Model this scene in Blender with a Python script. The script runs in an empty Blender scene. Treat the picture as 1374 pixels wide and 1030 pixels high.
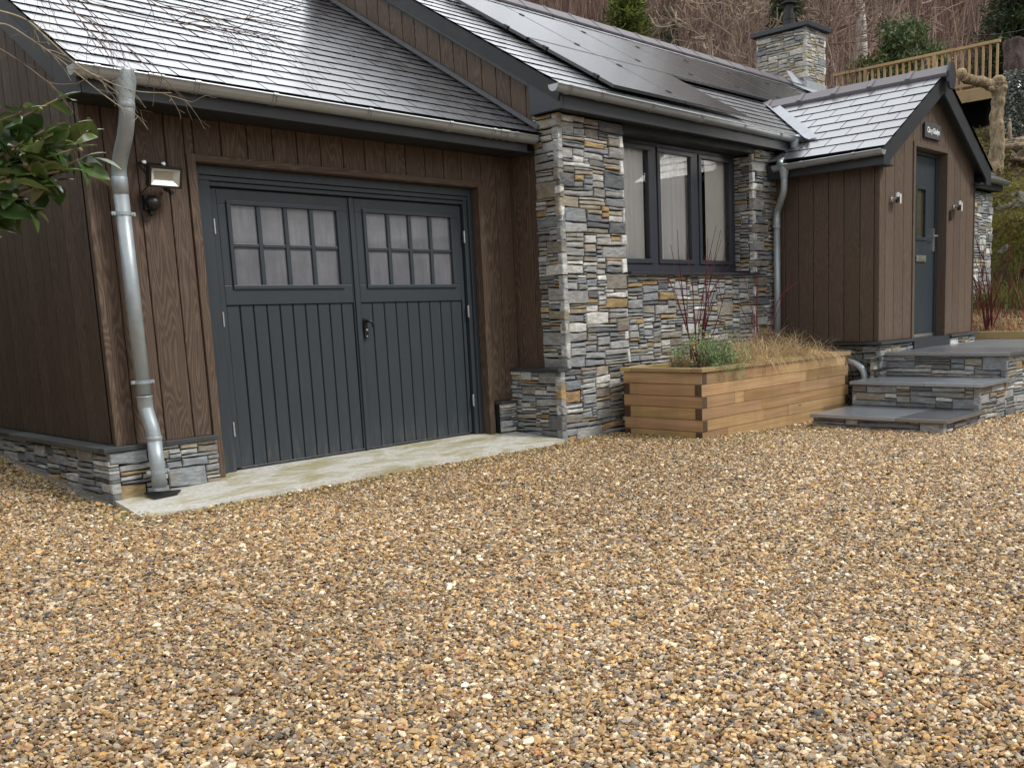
import bpy, math, random
import numpy as np
from mathutils import Vector, Matrix, noise
R = random.Random(7)
sc = bpy.context.scene
col = sc.collection
rad = math.radians
PI = math.pi

# ------------------------------------------------------------------ helpers
class MB:
    """collects polygons (with a colour and uv per face) and links them as ONE mesh object"""
    def __init__(s):
        s.v = []; s.f = []; s.c = []; s.uv = []; s.cuts = []
    def cut(s):
        """what follows is a separate piece: an object of its own under the same name"""
        if s.f and (not s.cuts or s.cuts[-1][0] < len(s.f)): s.cuts.append((len(s.f), len(s.v)))
    def add(s, vs, fs, c=(1, 1, 1), uv=None):
        b = len(s.v); s.v += [tuple(p) for p in vs]
        for i, f in enumerate(fs):
            s.f.append([b + k for k in f])
            s.c.append(c[i] if isinstance(c, list) else c)
            s.uv.append(uv[i] if uv else None)
    def box(s, a, b, c=(1, 1, 1)):
        (x0, y0, z0), (x1, y1, z1) = a, b
        x0, x1 = min(x0, x1), max(x0, x1); y0, y1 = min(y0, y1), max(y0, y1); z0, z1 = min(z0, z1), max(z0, z1)
        s.add([(x0, y0, z0), (x1, y0, z0), (x1, y1, z0), (x0, y1, z0), (x0, y0, z1), (x1, y0, z1), (x1, y1, z1), (x0, y1, z1)],
              [(3, 2, 1, 0), (4, 5, 6, 7), (0, 1, 5, 4), (1, 2, 6, 5), (2, 3, 7, 6), (3, 0, 4, 7)], c)
    def obox(s, o, U, V, W, c=(1, 1, 1)):
        o = Vector(o); U = Vector(U); V = Vector(V); W = Vector(W)
        p = [o, o + U, o + U + V, o + V]; q = [k + W for k in p]
        fs = [(3, 2, 1, 0), (4, 5, 6, 7), (0, 1, 5, 4), (1, 2, 6, 5), (2, 3, 7, 6), (3, 0, 4, 7)]
        if U.cross(V).dot(W) < 0: fs = [tuple(reversed(f)) for f in fs]
        s.add(p + q, fs, c)
    def prism(s, poly, d, c=(1, 1, 1)):
        """polygon (list of 3d points) pushed along d"""
        d = Vector(d); p = [Vector(k) for k in poly]; n = len(p)
        nr = Vector((0, 0, 0))
        for i in range(n): nr += (p[i] - p[0]).cross(p[(i + 1) % n] - p[0])
        if nr.dot(d) > 0: p = p[::-1]
        q = [k + d for k in p]
        fs = [tuple(range(n)), tuple(range(2 * n - 1, n - 1, -1))] + [((i + 1) % n, i, i + n, (i + 1) % n + n) for i in range(n)]
        s.add(p + q, fs, c)
    def tube(s, pts, rs, n=8, c=(1, 1, 1), cap=True):
        pts = [Vector(p) for p in pts]; m = len(pts)
        if not isinstance(rs, (list, tuple)): rs = [rs] * m
        T = []
        for i in range(m):
            t = pts[min(i + 1, m - 1)] - pts[max(i - 1, 0)]
            T.append(t.normalized() if t.length > 1e-9 else Vector((0, 0, 1)))
        a = T[0].orthogonal().normalized(); vs = []
        for i in range(m):
            a = (a - T[i] * a.dot(T[i]))
            a = a.normalized() if a.length > 1e-6 else T[i].orthogonal().normalized()
            b = T[i].cross(a)
            for k in range(n):
                w = 2 * PI * k / n
                vs.append(pts[i] + (a * math.cos(w) + b * math.sin(w)) * rs[i])
        fs = [(i * n + k, i * n + (k + 1) % n, (i + 1) * n + (k + 1) % n, (i + 1) * n + k) for i in range(m - 1) for k in range(n)]
        if cap: fs += [tuple(range(n - 1, -1, -1)), tuple(range((m - 1) * n, m * n))]
        s.add(vs, fs, c)
    def lathe(s, prof, o, n=16, c=(1, 1, 1), ax=None):
        """profile [(r,h)] round an axis (default z)"""
        o = Vector(o); A = Vector(ax or (0, 0, 1)).normalized(); a = A.orthogonal().normalized(); b = A.cross(a)
        vs = [o + A * h + (a * math.cos(2 * PI * k / n) + b * math.sin(2 * PI * k / n)) * r for r, h in prof for k in range(n)]
        m = len(prof)
        fs = [(i * n + k, i * n + (k + 1) % n, (i + 1) * n + (k + 1) % n, (i + 1) * n + k) for i in range(m - 1) for k in range(n)]
        fs += [tuple(range(n - 1, -1, -1)), tuple(range((m - 1) * n, m * n))]
        s.add(vs, fs, c)
    def build(s, name, mat, parent=None, smooth=False, bevel=0, label=None, kind=None):
        if s.cuts:
            ends = s.cuts + ([(len(s.f), len(s.v))] if s.cuts[-1][0] < len(s.f) else []); f0 = v0 = 0; first = None
            for f1, v1 in ends:
                q = MB(); q.v = s.v[v0:v1]; q.f = [[k - v0 for k in f] for f in s.f[f0:f1]]; q.c = s.c[f0:f1]; q.uv = s.uv[f0:f1]
                o = q.build(name, mat, parent, smooth, bevel, label, kind); first = first or o; f0, v0 = f1, v1
            return first
        L = Vector((0, 0, 0)); p = parent
        while p is not None: L += p.location; p = p.parent
        me = bpy.data.meshes.new(name)
        me.from_pydata([(v[0] - L.x, v[1] - L.y, v[2] - L.z) for v in s.v], [], s.f)
        at = me.color_attributes.new('Col', 'FLOAT_COLOR', 'CORNER')
        arr = []
        for f, c in zip(s.f, s.c): arr += [c[0], c[1], c[2], 1.0] * len(f)
        at.data.foreach_set('color', arr)
        if any(u for u in s.uv):
            ul = me.uv_layers.new(name='UVMap'); ar = []
            for f, u in zip(s.f, s.uv):
                for k in range(len(f)): ar += list(u[k]) if u else [0, 0]
            ul.data.foreach_set('uv', ar)
        if smooth: me.polygons.foreach_set('use_smooth', [True] * len(me.polygons))
        me.materials.append(mat); me.update()
        o = bpy.data.objects.new(name, me); col.objects.link(o)
        if parent is not None: o.parent = parent
        if bevel:
            m = o.modifiers.new('Bevel', 'BEVEL'); m.width = bevel; m.segments = 2; m.limit_method = 'ANGLE'; m.harden_normals = False
        if label: o['label'] = label
        if kind: o['kind'] = kind
        return o

def tag(o, label, cat, group=None):
    o['label'] = label; o['category'] = cat
    if group: o['group'] = group
    return o
def thing(name, label, cat, loc=(0, 0, 0), group=None):
    o = bpy.data.objects.new(name, None); o.location = loc; o.empty_display_size = .1
    col.objects.link(o); return tag(o, label, cat, group)
def lerp(a, b, t): return a + (b - a) * t
def mul(c, k): return tuple(min(1, max(0, x * k)) for x in c)
def interp(x, pts):
    if x <= pts[0][0]: return pts[0][1]
    for (a, b), (c, d) in zip(pts, pts[1:]):
        if x <= c: return b + (d - b) * (x - a) / (c - a)
    return pts[-1][1]

# ------------------------------------------------------------------ materials
def newmat(name):
    m = bpy.data.materials.new(name); m.use_nodes = True
    nt = m.node_tree; b = nt.nodes['Principled BSDF']; return m, nt, b
def N(nt, t, **kw):
    n = nt.nodes.new(t)
    for k, v in kw.items():
        if k in n.inputs: n.inputs[k].default_value = v
        else: setattr(n, k, v)
    return n
def Lk(nt, a, ao, b, bi): nt.links.new(a.outputs[ao], b.inputs[bi])
def math_n(nt, op, a=None, b=None, av=None, bv=None):
    n = nt.nodes.new('ShaderNodeMath'); n.operation = op
    if a is not None: nt.links.new(a, n.inputs[0])
    if b is not None: nt.links.new(b, n.inputs[1])
    if av is not None: n.inputs[0].default_value = av
    if bv is not None: n.inputs[1].default_value = bv
    return n.outputs[0]
def mixc(nt, fac, a, b, mode='MIX'):
    n = nt.nodes.new('ShaderNodeMix'); n.data_type = 'RGBA'; n.blend_type = mode
    for i, x in ((0, fac), (6, a), (7, b)):
        if hasattr(x, 'links'): nt.links.new(x, n.inputs[i])
        elif i == 0: n.inputs[0].default_value = x
        else: n.inputs[i].default_value = (*x[:3], 1)
    return n.outputs[2]
def ramp(nt, fac, stops):
    n = nt.nodes.new('ShaderNodeValToRGB'); e = n.color_ramp.elements
    while len(e) < len(stops): e.new(.5)
    for k, (p, c) in zip(e, stops): k.position = p; k.color = (*c, 1) if len(c) == 3 else c
    nt.links.new(fac, n.inputs[0]); return n.outputs[0]
def vec_scale(nt, src, s):
    n = nt.nodes.new('ShaderNodeMapping'); n.inputs['Scale'].default_value = s
    nt.links.new(src, n.inputs['Vector']); return n.outputs[0]
def noise_n(nt, vec, scale=5, detail=3, rough=.5, dist=0):
    n = nt.nodes.new('ShaderNodeTexNoise'); n.inputs['Scale'].default_value = scale; n.inputs['Detail'].default_value = detail
    n.inputs['Roughness'].default_value = rough; n.inputs['Distortion'].default_value = dist
    if vec is not None: nt.links.new(vec, n.inputs['Vector'])
    return n.outputs[0]
def bump(nt, h, b, strength=.3, dist=.01):
    n = nt.nodes.new('ShaderNodeBump'); n.inputs['Strength'].default_value = strength; n.inputs['Distance'].default_value = dist
    nt.links.new(h, n.inputs['Height']); nt.links.new(n.outputs[0], b.inputs['Normal'])
def geo(nt): return nt.nodes.new('ShaderNodeNewGeometry').outputs['Position']
def attr(nt): return N(nt, 'ShaderNodeVertexColor', layer_name='Col').outputs[0]
def uvn(nt): return nt.nodes.new('ShaderNodeTexCoord').outputs['UV']

def plain(name, c, rough=.5, metal=0, spec=.5, var=.12, vs=6, bmp=0, usecol=False, coat=0):
    m, nt, b = newmat(name); p = geo(nt)
    n = noise_n(nt, p, vs, 4, .6)
    cc = mixc(nt, n, mul(c, 1 - var), mul(c, 1 + var))
    if usecol: cc = mixc(nt, 1, cc, attr(nt), 'MULTIPLY')
    nt.links.new(cc, b.inputs['Base Color'])
    r = math_n(nt, 'MULTIPLY_ADD', n, None, bv=.25); r.node.inputs[2].default_value = rough - .12
    nt.links.new(r, b.inputs['Roughness'])
    b.inputs['Metallic'].default_value = metal; b.inputs['Specular IOR Level'].default_value = spec
    b.inputs['Coat Weight'].default_value = coat
    if bmp: bump(nt, noise_n(nt, p, vs * 12, 4, .6), b, bmp, .004)
    return m

def wood_clad(name, dark, light, rough=.62):
    """embossed oak-grain cladding: contour lines of a stretched noise, in the board's own uv"""
    m, nt, b = newmat(name); u = uvn(nt)
    n1 = noise_n(nt, vec_scale(nt, u, (8.5, .95, 1)), 1, 1.5, .45, .25)
    n1b = noise_n(nt, vec_scale(nt, u, (60, 9, 1)), 1, 2, .5)
    t = math_n(nt, 'ADD', math_n(nt, 'MULTIPLY', n1, bv=21), math_n(nt, 'MULTIPLY', n1b, bv=.6))
    pp = math_n(nt, 'PINGPONG', t, bv=.5)
    line = math_n(nt, 'POWER', math_n(nt, 'MULTIPLY', pp, bv=2), bv=1.6)
    fib = noise_n(nt, vec_scale(nt, u, (230, 6, 1)), 1, 3, .6)
    f = math_n(nt, 'MULTIPLY_ADD', fib, line, ); f.node.inputs[2].default_value = 0
    f = math_n(nt, 'ADD', math_n(nt, 'MULTIPLY', line, bv=.45), math_n(nt, 'MULTIPLY', fib, bv=.55))
    big = noise_n(nt, geo(nt), 1.3, 3, .6)
    cc = ramp(nt, f, [(.12, dark), (.85, light)])
    cc = mixc(nt, 1, cc, attr(nt), 'MULTIPLY')
    cc = mixc(nt, math_n(nt, 'MULTIPLY', big, bv=.45), cc, mul(dark, .8))
    nt.links.new(cc, b.inputs['Base Color'])
    b.inputs['Roughness'].default_value = rough
    b.inputs['Specular IOR Level'].default_value = .35
    bump(nt, f, b, .35, .003)
    return m

def stone_mat(name, k=1, moss=0):
    m, nt, b = newmat(name); p = geo(nt)
    base = attr(nt)
    n1 = noise_n(nt, vec_scale(nt, p, (1, 1, 3.2)), 14, 6, .68, .4)
    n2 = noise_n(nt, vec_scale(nt, p, (1, 1, 2.5)), 55, 4, .7)
    n3 = noise_n(nt, p, 5, 3, .6)
    c = mixc(nt, 1, base, ramp(nt, n1, [(.3, (.5, .5, .53)), (.55, (.95, .94, .92)), (.75, (1.5, 1.46, 1.4))]), 'MULTIPLY')
    c = mixc(nt, math_n(nt, 'MULTIPLY', ramp(nt, n3, [(.5, (0, 0, 0)), (.68, (1, 1, 1))]), bv=.4), c, (.24, .19, .12))
    c = mixc(nt, ramp(nt, n2, [(.62, (0, 0, 0)), (.76, (.55, .55, .55))]), c, mul((.5, .5, .47), k))
    if moss: c = mixc(nt, math_n(nt, 'MULTIPLY', ramp(nt, n3, [(.42, (0, 0, 0)), (.6, (1, 1, 1))]), bv=moss), c, (.05, .06, .02))
    nt.links.new(c, b.inputs['Base Color'])
    b.inputs['Roughness'].default_value = .72; b.inputs['Specular IOR Level'].default_value = .4
    h = math_n(nt, 'ADD', n1, math_n(nt, 'MULTIPLY', n2, bv=.5))
    bump(nt, h, b, .7, .012)
    return m

def slate_mat(name, c=(.085, .09, .098), rough=.3):
    m, nt, b = newmat(name); p = geo(nt)
    n = noise_n(nt, p, 9, 5, .65); n2 = noise_n(nt, p, 60, 3, .6)
    cc = mixc(nt, n, mul(c, .65), mul(c, 1.4)); cc = mixc(nt, 1, cc, attr(nt), 'MULTIPLY')
    nt.links.new(cc, b.inputs['Base Color'])
    r = math_n(nt, 'MULTIPLY_ADD', n, None, bv=.3); r.node.inputs[2].default_value = rough - .15
    nt.links.new(r, b.inputs['Roughness'])
    b.inputs['Specular IOR Level'].default_value = .9; b.inputs['IOR'].default_value = 1.9
    wet = math_n(nt, 'GREATER_THAN', attr(nt), bv=.1); nt.links.new(wet, b.inputs['Coat Weight']); nt.links.new(math_n(nt, 'MULTIPLY', wet, bv=.9), b.inputs['Specular IOR Level'])  # the painted shade faces of the slates stay uncoated
    b.inputs['Coat Roughness'].default_value = .27; b.inputs['Coat IOR'].default_value = 2.0
    bump(nt, math_n(nt, 'ADD', n, math_n(nt, 'MULTIPLY', n2, bv=.3)), b, .10, .006)
    return m

def timber(name, dark, light, rough=.65):
    m, nt, b = newmat(name); u = uvn(nt)
    n1 = noise_n(nt, vec_scale(nt, u, (1.2, 22, 1)), 1, 3, .55, .5)
    n2 = noise_n(nt, vec_scale(nt, u, (3, 120, 1)), 1, 2, .6)
    vo = nt.nodes.new('ShaderNodeTexVoronoi'); vo.inputs['Scale'].default_value = 1
    nt.links.new(vec_scale(nt, u, (2.2, 9, 1)), vo.inputs['Vector'])
    knot = ramp(nt, vo.outputs['Distance'], [(.03, (.22, .13, .07)), (.09, (1, 1, 1))])
    f = math_n(nt, 'ADD', math_n(nt, 'MULTIPLY', n1, bv=.7), math_n(nt, 'MULTIPLY', n2, bv=.3))
    cc = ramp(nt, f, [(.3, dark), (.7, light)])
    cc = mixc(nt, 1, cc, knot, 'MULTIPLY'); cc = mixc(nt, 1, cc, attr(nt), 'MULTIPLY')
    st = noise_n(nt, vec_scale(nt, geo(nt), (6, 6, 1.5)), 1, 3, .6)
    cc = mixc(nt, math_n(nt, 'MULTIPLY', ramp(nt, st, [(.45, (0, 0, 0)), (.7, (1, 1, 1))]), bv=.28), cc, (.19, .14, .085))
    nt.links.new(cc, b.inputs['Base Color']); b.inputs['Roughness'].default_value = rough
    bump(nt, f, b, .3, .004)
    return m

def leafmat(name, rough=.45, spec=.5, trans=.25):
    m, nt, b = newmat(name)
    n = noise_n(nt, geo(nt), 3, 2)
    cc = mixc(nt, 1, attr(nt), ramp(nt, n, [(.3, (.7, .7, .7)), (.7, (1.25, 1.25, 1.2))]), 'MULTIPLY')
    nt.links.new(cc, b.inputs['Base Color']); b.inputs['Roughness'].default_value = rough; b.inputs['Specular IOR Level'].default_value = spec
    if trans:
        t = nt.nodes.new('ShaderNodeBsdfTranslucent'); nt.links.new(cc, t.inputs[0])
        mx = nt.nodes.new('ShaderNodeMixShader'); mx.inputs[0].default_value = trans
        nt.links.new(b.outputs[0], mx.inputs[1]); nt.links.new(t.outputs[0], mx.inputs[2])
        nt.links.new(mx.outputs[0], nt.nodes['Material Output'].inputs[0])
    return m

def colmat(name, rough=.8, spec=.3, bs=0, bsc=40):
    m, nt, b = newmat(name)
    n = noise_n(nt, geo(nt), bsc, 4, .6)
    cc = mixc(nt, 1, attr(nt), ramp(nt, n, [(.3, (.7, .7, .7)), (.7, (1.25, 1.25, 1.25))]), 'MULTIPLY')
    nt.links.new(cc, b.inputs['Base Color']); b.inputs['Roughness'].default_value = rough; b.inputs['Specular IOR Level'].default_value = spec
    if bs: bump(nt, n, b, bs, .01)
    return m

def glassmat(name, tint=(1, 1, 1), f0=.12):
    m, nt, b = newmat(name)
    nt.nodes.remove(b)
    g = N(nt, 'ShaderNodeBsdfGlossy'); g.inputs['Roughness'].default_value = .02
    t = N(nt, 'ShaderNodeBsdfTransparent'); t.inputs[0].default_value = (*tint, 1)
    fr = N(nt, 'ShaderNodeFresnel'); fr.inputs['IOR'].default_value = 1.6
    mx = N(nt, 'ShaderNodeMixShader'); Lk(nt, fr, 0, mx, 0); Lk(nt, t, 0, mx, 1); Lk(nt, g, 0, mx, 2)
    Lk(nt, mx, 0, nt.nodes['Material Output'], 0)
    return m

M = {}
M['clad'] = wood_clad('brown_cladding', (.057, .038, .027), (.215, .147, .102))
M['clad_porch'] = wood_clad('brown_cladding_porch', (.090, .062, .046), (.172, .122, .090))
def mk_charcoal():
    m, nt, b = newmat('charcoal_paint'); p = geo(nt)
    n = noise_n(nt, p, 2.2, 4, .6); n2 = noise_n(nt, vec_scale(nt, p, (30, 30, 4)), 1, 4, .65)
    c = mixc(nt, n, (.029, .039, .049), (.036, .047, .058))
    sx = nt.nodes.new('ShaderNodeSeparateXYZ'); nt.links.new(p, sx.inputs[0])
    low = ramp(nt, sx.outputs[2], [(.0, (1, 1, 1)), (.2, (.15, .15, .15)), (.45, (0, 0, 0))])
    f = mixc(nt, 1, low, ramp(nt, n2, [(.45, (0, 0, 0)), (.72, (.5, .5, .5))]), 'MULTIPLY')
    c = mixc(nt, f, c, (.15, .135, .11)); c = mixc(nt, math_n(nt, 'MULTIPLY', ramp(nt, n2, [(.55, (0, 0, 0)), (.75, (1, 1, 1))]), bv=.06), c, (.12, .13, .14))
    nt.links.new(c, b.inputs['Base Color'])
    r = math_n(nt, 'MULTIPLY_ADD', n2, None, bv=.35); r.node.inputs[2].default_value = .24; nt.links.new(r, b.inputs['Roughness'])
    bump(nt, n2, b, .08, .002)
    return m
M['charcoal'] = mk_charcoal()
M['frame'] = plain('window_frame_paint', (.035, .04, .052), .38, var=.06)
M['fascia'] = plain('fascia_paint', (.030, .034, .041), .42, var=.08, bmp=.03)
M['soffit'] = plain('soffit_paint', (.016, .018, .02), .6)
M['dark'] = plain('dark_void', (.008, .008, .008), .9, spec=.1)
M['slate'] = slate_mat('roof_slate')
M['slab'] = slate_mat('slate_slab', (.11, .128, .15), .42)
M['cap'] = plain('slate_coping', (.045, .048, .052), .5, var=.35, vs=9, usecol=True, bmp=.1)
M['ridge'] = plain('ridge_tile_clay', (.15, .135, .148), .42, var=.2, vs=8)
M['zinc'] = plain('galvanised_steel', (.39, .44, .47), .42, metal=.38, var=.22, vs=16)
M['gutter'] = plain('galvanised_gutter', (.40, .42, .43), .42, metal=.6, var=.16, vs=9)
M['steel'] = plain('bright_steel', (.75, .75, .74), .3, metal=.9)
M['stone'] = stone_mat('slate_rubble')
M['stone_dark'] = stone_mat('damp_slate_rubble', .5, .5)
M['gap'] = plain('dark_joint', (.024, .023, .021), .95, spec=.1)
M['lead'] = plain('lead_flashing', (.42, .44, .47), .45, metal=.3, var=.3, vs=10)
M['black'] = plain('black_plastic', (.012, .012, .013), .45)
M['white'] = plain('white_lens', (.78, .78, .74), .35)
M['reflector'] = plain('lamp_reflector', (.62, .62, .56), .3)
M['planter'] = timber('planter_timber', (.31, .180, .078), (.54, .350, .175))
M['planter_top'] = timber('planter_cap_timber', (.32, .23, .095), (.52, .40, .19))
M['deckwood'] = timber('deck_timber', (.32, .205, .09), (.52, .37, .19))
M['leaf'] = leafmat('leaf_matte', .55, .4)
M['gloss'] = leafmat('camellia_leaf', .22, .6, .12)
M['straw'] = leafmat('dry_grass_blade', .7, .2, .3)
def mk_bark():
    m, nt, b = newmat('bark'); p = geo(nt)
    n = noise_n(nt, vec_scale(nt, p, (9, 9, 2.6)), 1, 6, .7, .8); n2 = noise_n(nt, p, 30, 4, .7)
    c = mixc(nt, 1, attr(nt), ramp(nt, math_n(nt, 'ADD', math_n(nt, 'MULTIPLY', n, bv=.65), math_n(nt, 'MULTIPLY', n2, bv=.35)), [(.36, (.22, .2, .17)), (.5, (.75, .74, .72)), (.64, (1.45, 1.4, 1.3))]), 'MULTIPLY')
    nt.links.new(c, b.inputs['Base Color']); b.inputs['Roughness'].default_value = .9; b.inputs['Specular IOR Level'].default_value = .15
    bump(nt, math_n(nt, 'ADD', n, math_n(nt, 'MULTIPLY', n2, bv=.5)), b, 1, .03)
    return m
M['bark'] = mk_bark()
M['twig'] = colmat('twig', .75, .25)
M['curtain'] = plain('curtain_cloth', (.95, .94, .92), .9, spec=.1, var=.04)
M['blind'] = plain('blind_cloth', (.92, .90, .83), .9, spec=.1, var=.05)
M['glass'] = glassmat('window_glass')
M['rubber'] = plain('rubber', (.02, .02, .02), .7)

def mk_net():
    m, nt, b = newmat('garage_pane_net'); p = geo(nt)
    w1 = noise_n(nt, vec_scale(nt, p, (420, 1, 60)), 1, 2, .6); w2 = noise_n(nt, vec_scale(nt, p, (26, 1, 3)), 1, 3, .6)
    big = noise_n(nt, p, 5, 3, .6)
    f = math_n(nt, 'ADD', math_n(nt, 'MULTIPLY', w1, bv=.5), math_n(nt, 'MULTIPLY', w2, bv=.5))
    c = ramp(nt, f, [(.3, (.105, .107, .122)), (.7, (.215, .218, .24))])
    c = mixc(nt, ramp(nt, big, [(.35, (0, 0, 0)), (.65, (.55, .55, .55))]), c, (.09, .093, .108))
    nt.links.new(c, b.inputs['Base Color']); b.inputs['Roughness'].default_value = .75
    b.inputs['Coat Weight'].default_value = 1; b.inputs['Coat Roughness'].default_value = .03
    return m
M['net'] = mk_net()

def mk_panel():
    m, nt, b = newmat('solar_cell_glass'); p = geo(nt)
    n = noise_n(nt, p, 2, 3)
    nt.links.new(mixc(nt, n, (.008, .008, .010), (.016, .015, .017)), b.inputs['Base Color'])
    b.inputs['Roughness'].default_value = .2; b.inputs['Specular IOR Level'].default_value = .22; b.inputs['IOR'].default_value = 1.45
    return m
M['panel'] = mk_panel(); M['panel_frame'] = plain('panel_frame', (.09, .09, .095), .35, metal=.6)

def mk_concrete():
    m, nt, b = newmat('weathered_concrete'); p = geo(nt)
    n1 = noise_n(nt, vec_scale(nt, p, (1, 2.2, 1)), 2.2, 5, .65, .6); n2 = noise_n(nt, p, 40, 5, .7); n3 = noise_n(nt, p, 160, 2, .6)
    c = ramp(nt, n2, [(.3, (.46, .45, .40)), (.7, (.74, .725, .67))])
    c = mixc(nt, ramp(nt, n1, [(.46, (0, 0, 0)), (.62, (.9, .9, .9))]), c, (.36, .32, .16))
    c = mixc(nt, ramp(nt, n1, [(.28, (.6, .6, .6)), (.42, (0, 0, 0))]), c, (.34, .32, .27))
    c = mixc(nt, ramp(nt, n3, [(.62, (0, 0, 0)), (.72, (.5, .5, .5))]), c, (.15, .14, .12))
    nt.links.new(c, b.inputs['Base Color']); b.inputs['Roughness'].default_value = .85
    bump(nt, math_n(nt, 'ADD', n2, n3), b, .35, .006)
    return m
M['concrete'] = mk_concrete()
M['footing'] = plain('damp_footing', (.17, .16, .135), .9, var=.4, vs=5, bmp=.3)

GRAVEL = [((.38, .27, .14), 19), ((.50, .39, .235), 18), ((.27, .18, .095), 13), ((.34, .295, .24), 12), ((.19, .175, .165), 9),
          ((.60, .54, .44), 11), ((.76, .73, .68), 6), ((.33, .18, .105), 4), ((.47, .32, .13), 8), ((.43, .42, .42), 9), ((.09, .085, .085), 3)]

def mk_ground():
    m, nt, b = newmat('gravel_bed'); p = geo(nt)
    vo = nt.nodes.new('ShaderNodeTexVoronoi'); vo.inputs['Scale'].default_value = 62; nt.links.new(p, vo.inputs['Vector'])
    sep = nt.nodes.new('ShaderNodeSeparateColor'); nt.links.new(vo.outputs['Color'], sep.inputs[0])
    tot = sum(w for _, w in GRAVEL); acc = 0; st = []
    for c, w in GRAVEL: st.append((acc / tot, mul(c, .42))); acc += w
    c = ramp(nt, sep.outputs[0], st); c.node.color_ramp.interpolation = 'CONSTANT'
    d = ramp(nt, vo.outputs['Distance'], [(.25, (1, 1, 1)), (.75, (.12, .1, .08))])
    c = mixc(nt, 1, c, d, 'MULTIPLY')
    big = noise_n(nt, p, .6, 4)
    c = mixc(nt, 1, c, ramp(nt, big, [(.3, (.8, .8, .8)), (.7, (1.1, 1.1, 1.1))]), 'MULTIPLY')
    nt.links.new(c, b.inputs['Base Color']); b.inputs['Roughness'].default_value = .8
    bump(nt, d, b, .8, .01)
    return m
M['ground'] = mk_ground()

def mk_hill():
    m, nt, b = newmat('hillside_soil'); p = geo(nt)
    n1 = noise_n(nt, p, .45, 6, .65); n2 = noise_n(nt, p, 3.5, 6, .7); n3 = noise_n(nt, p, 14, 4, .7)
    c = ramp(nt, n2, [(.3, (.035, .024, .018)), (.5, (.10, .066, .048)), (.7, (.19, .14, .095))])
    mossm = ramp(nt, math_n(nt, 'ADD', math_n(nt, 'MULTIPLY', n1, bv=.6), math_n(nt, 'MULTIPLY', n2, bv=.4)), [(.46, (0, 0, 0)), (.56, (1, 1, 1))])
    sx = nt.nodes.new('ShaderNodeSeparateXYZ'); nt.links.new(p, sx.inputs[0])
    near = ramp(nt, math_n(nt, 'MULTIPLY', sx.outputs[2], bv=.1), [(.0, (1, 1, 1)), (.45, (1, 1, 1)), (.75, (.15, .15, .15))])
    mf = mixc(nt, 1, mossm, near, 'MULTIPLY')
    c = mixc(nt, mf, c, ramp(nt, n3, [(.3, (.06, .055, .01)), (.7, (.24, .21, .045))]))
    nt.links.new(c, b.inputs['Base Color']); b.inputs['Roughness'].default_value = .95; b.inputs['Specular IOR Level'].default_value = .15
    bump(nt, math_n(nt, 'ADD', n2, n3), b, .9, .12)
    return m
M['hill'] = mk_hill()

# ------------------------------------------------------------------ world, sun, camera
w = bpy.data.worlds.new('World'); sc.world = w; w.use_nodes = True
nt = w.node_tree; bg = nt.nodes['Background']
sky = nt.nodes.new('ShaderNodeTexSky'); sky.sky_type = 'NISHITA'; sky.sun_disc = False
SUN_EL, SUN_ROT = rad(46), rad(150)
sky.sun_elevation = SUN_EL; sky.sun_rotation = SUN_ROT; sky.air_density = 1.0; sky.dust_density = 3.0; sky.altitude = 100
hs = nt.nodes.new('ShaderNodeHueSaturation'); hs.inputs['Saturation'].default_value = .22   # an overcast, nearly grey sky
nt.links.new(sky.outputs[0], hs.inputs['Color'])
tcw = nt.nodes.new('ShaderNodeTexCoord')
cl = noise_n(nt, vec_scale(nt, tcw.outputs['Generated'], (2.2, 2.2, 4)), 1, 5, .55, .4)
deck = ramp(nt, cl, [(.3, (9.2, 9.5, 10.0)), (.65, (14.0, 14.2, 14.4))])          # bright cloud deck
sxy = nt.nodes.new('ShaderNodeSeparateXYZ'); nt.links.new(tcw.outputs['Generated'], sxy.inputs[0])
north = ramp(nt, sxy.outputs[1], [(.05, (.82, .82, .82)), (.75, (1.95, 1.98, 2.03))])          # sky brightened behind the house so the slates mirror it
deck = mixc(nt, 1, deck, north, 'MULTIPLY')
nt.links.new(mixc(nt, .88, hs.outputs[0], deck), bg.inputs['Color']); bg.inputs['Strength'].default_value = .10
sd = bpy.data.lights.new('sun', 'SUN'); sd.energy = 2.3; sd.angle = rad(13); sd.color = (1, .97, .92)
so = bpy.data.objects.new('sun', sd); col.objects.link(so); so.location = (6, -12, 14)
dirv = Vector((math.sin(SUN_ROT) * math.cos(SUN_EL), math.cos(SUN_ROT) * math.cos(SUN_EL), math.sin(SUN_EL)))
so.rotation_euler = dirv.to_track_quat('Z', 'Y').to_euler()

cd = bpy.data.cameras.new('camera'); cam = bpy.data.objects.new('camera', cd); col.objects.link(cam); sc.camera = cam
cd.sensor_width = 36; cd.sensor_fit = 'HORIZONTAL'
cd.lens = 1280.67 / 1374 * 36; cd.shift_x = -115.6 / 1374; cd.shift_y = 100.5 / 1374
cd.clip_start = .05; cd.clip_end = 2000
CR = Matrix(((0.6664917725, 0.1374175939, -0.7327380992), (-0.744602778, 0.0741647723, -0.6633749238), (-0.0368160316, 0.987732753, 0.1517517327)))
CC = Vector((-2.46803, -6.44238, 1.03769))
cam.matrix_world = Matrix.Translation(CC) @ CR.to_4x4()
def PX(u, v, d):
    """world point seen d metres deep at photo pixel u,v (used once, to read positions off the photo)"""
    q = Vector(((u - 802.6) / 1280.67, -(v - 615.5) / 1280.67, -1.0)); return CC + (CR @ q) * d

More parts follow.
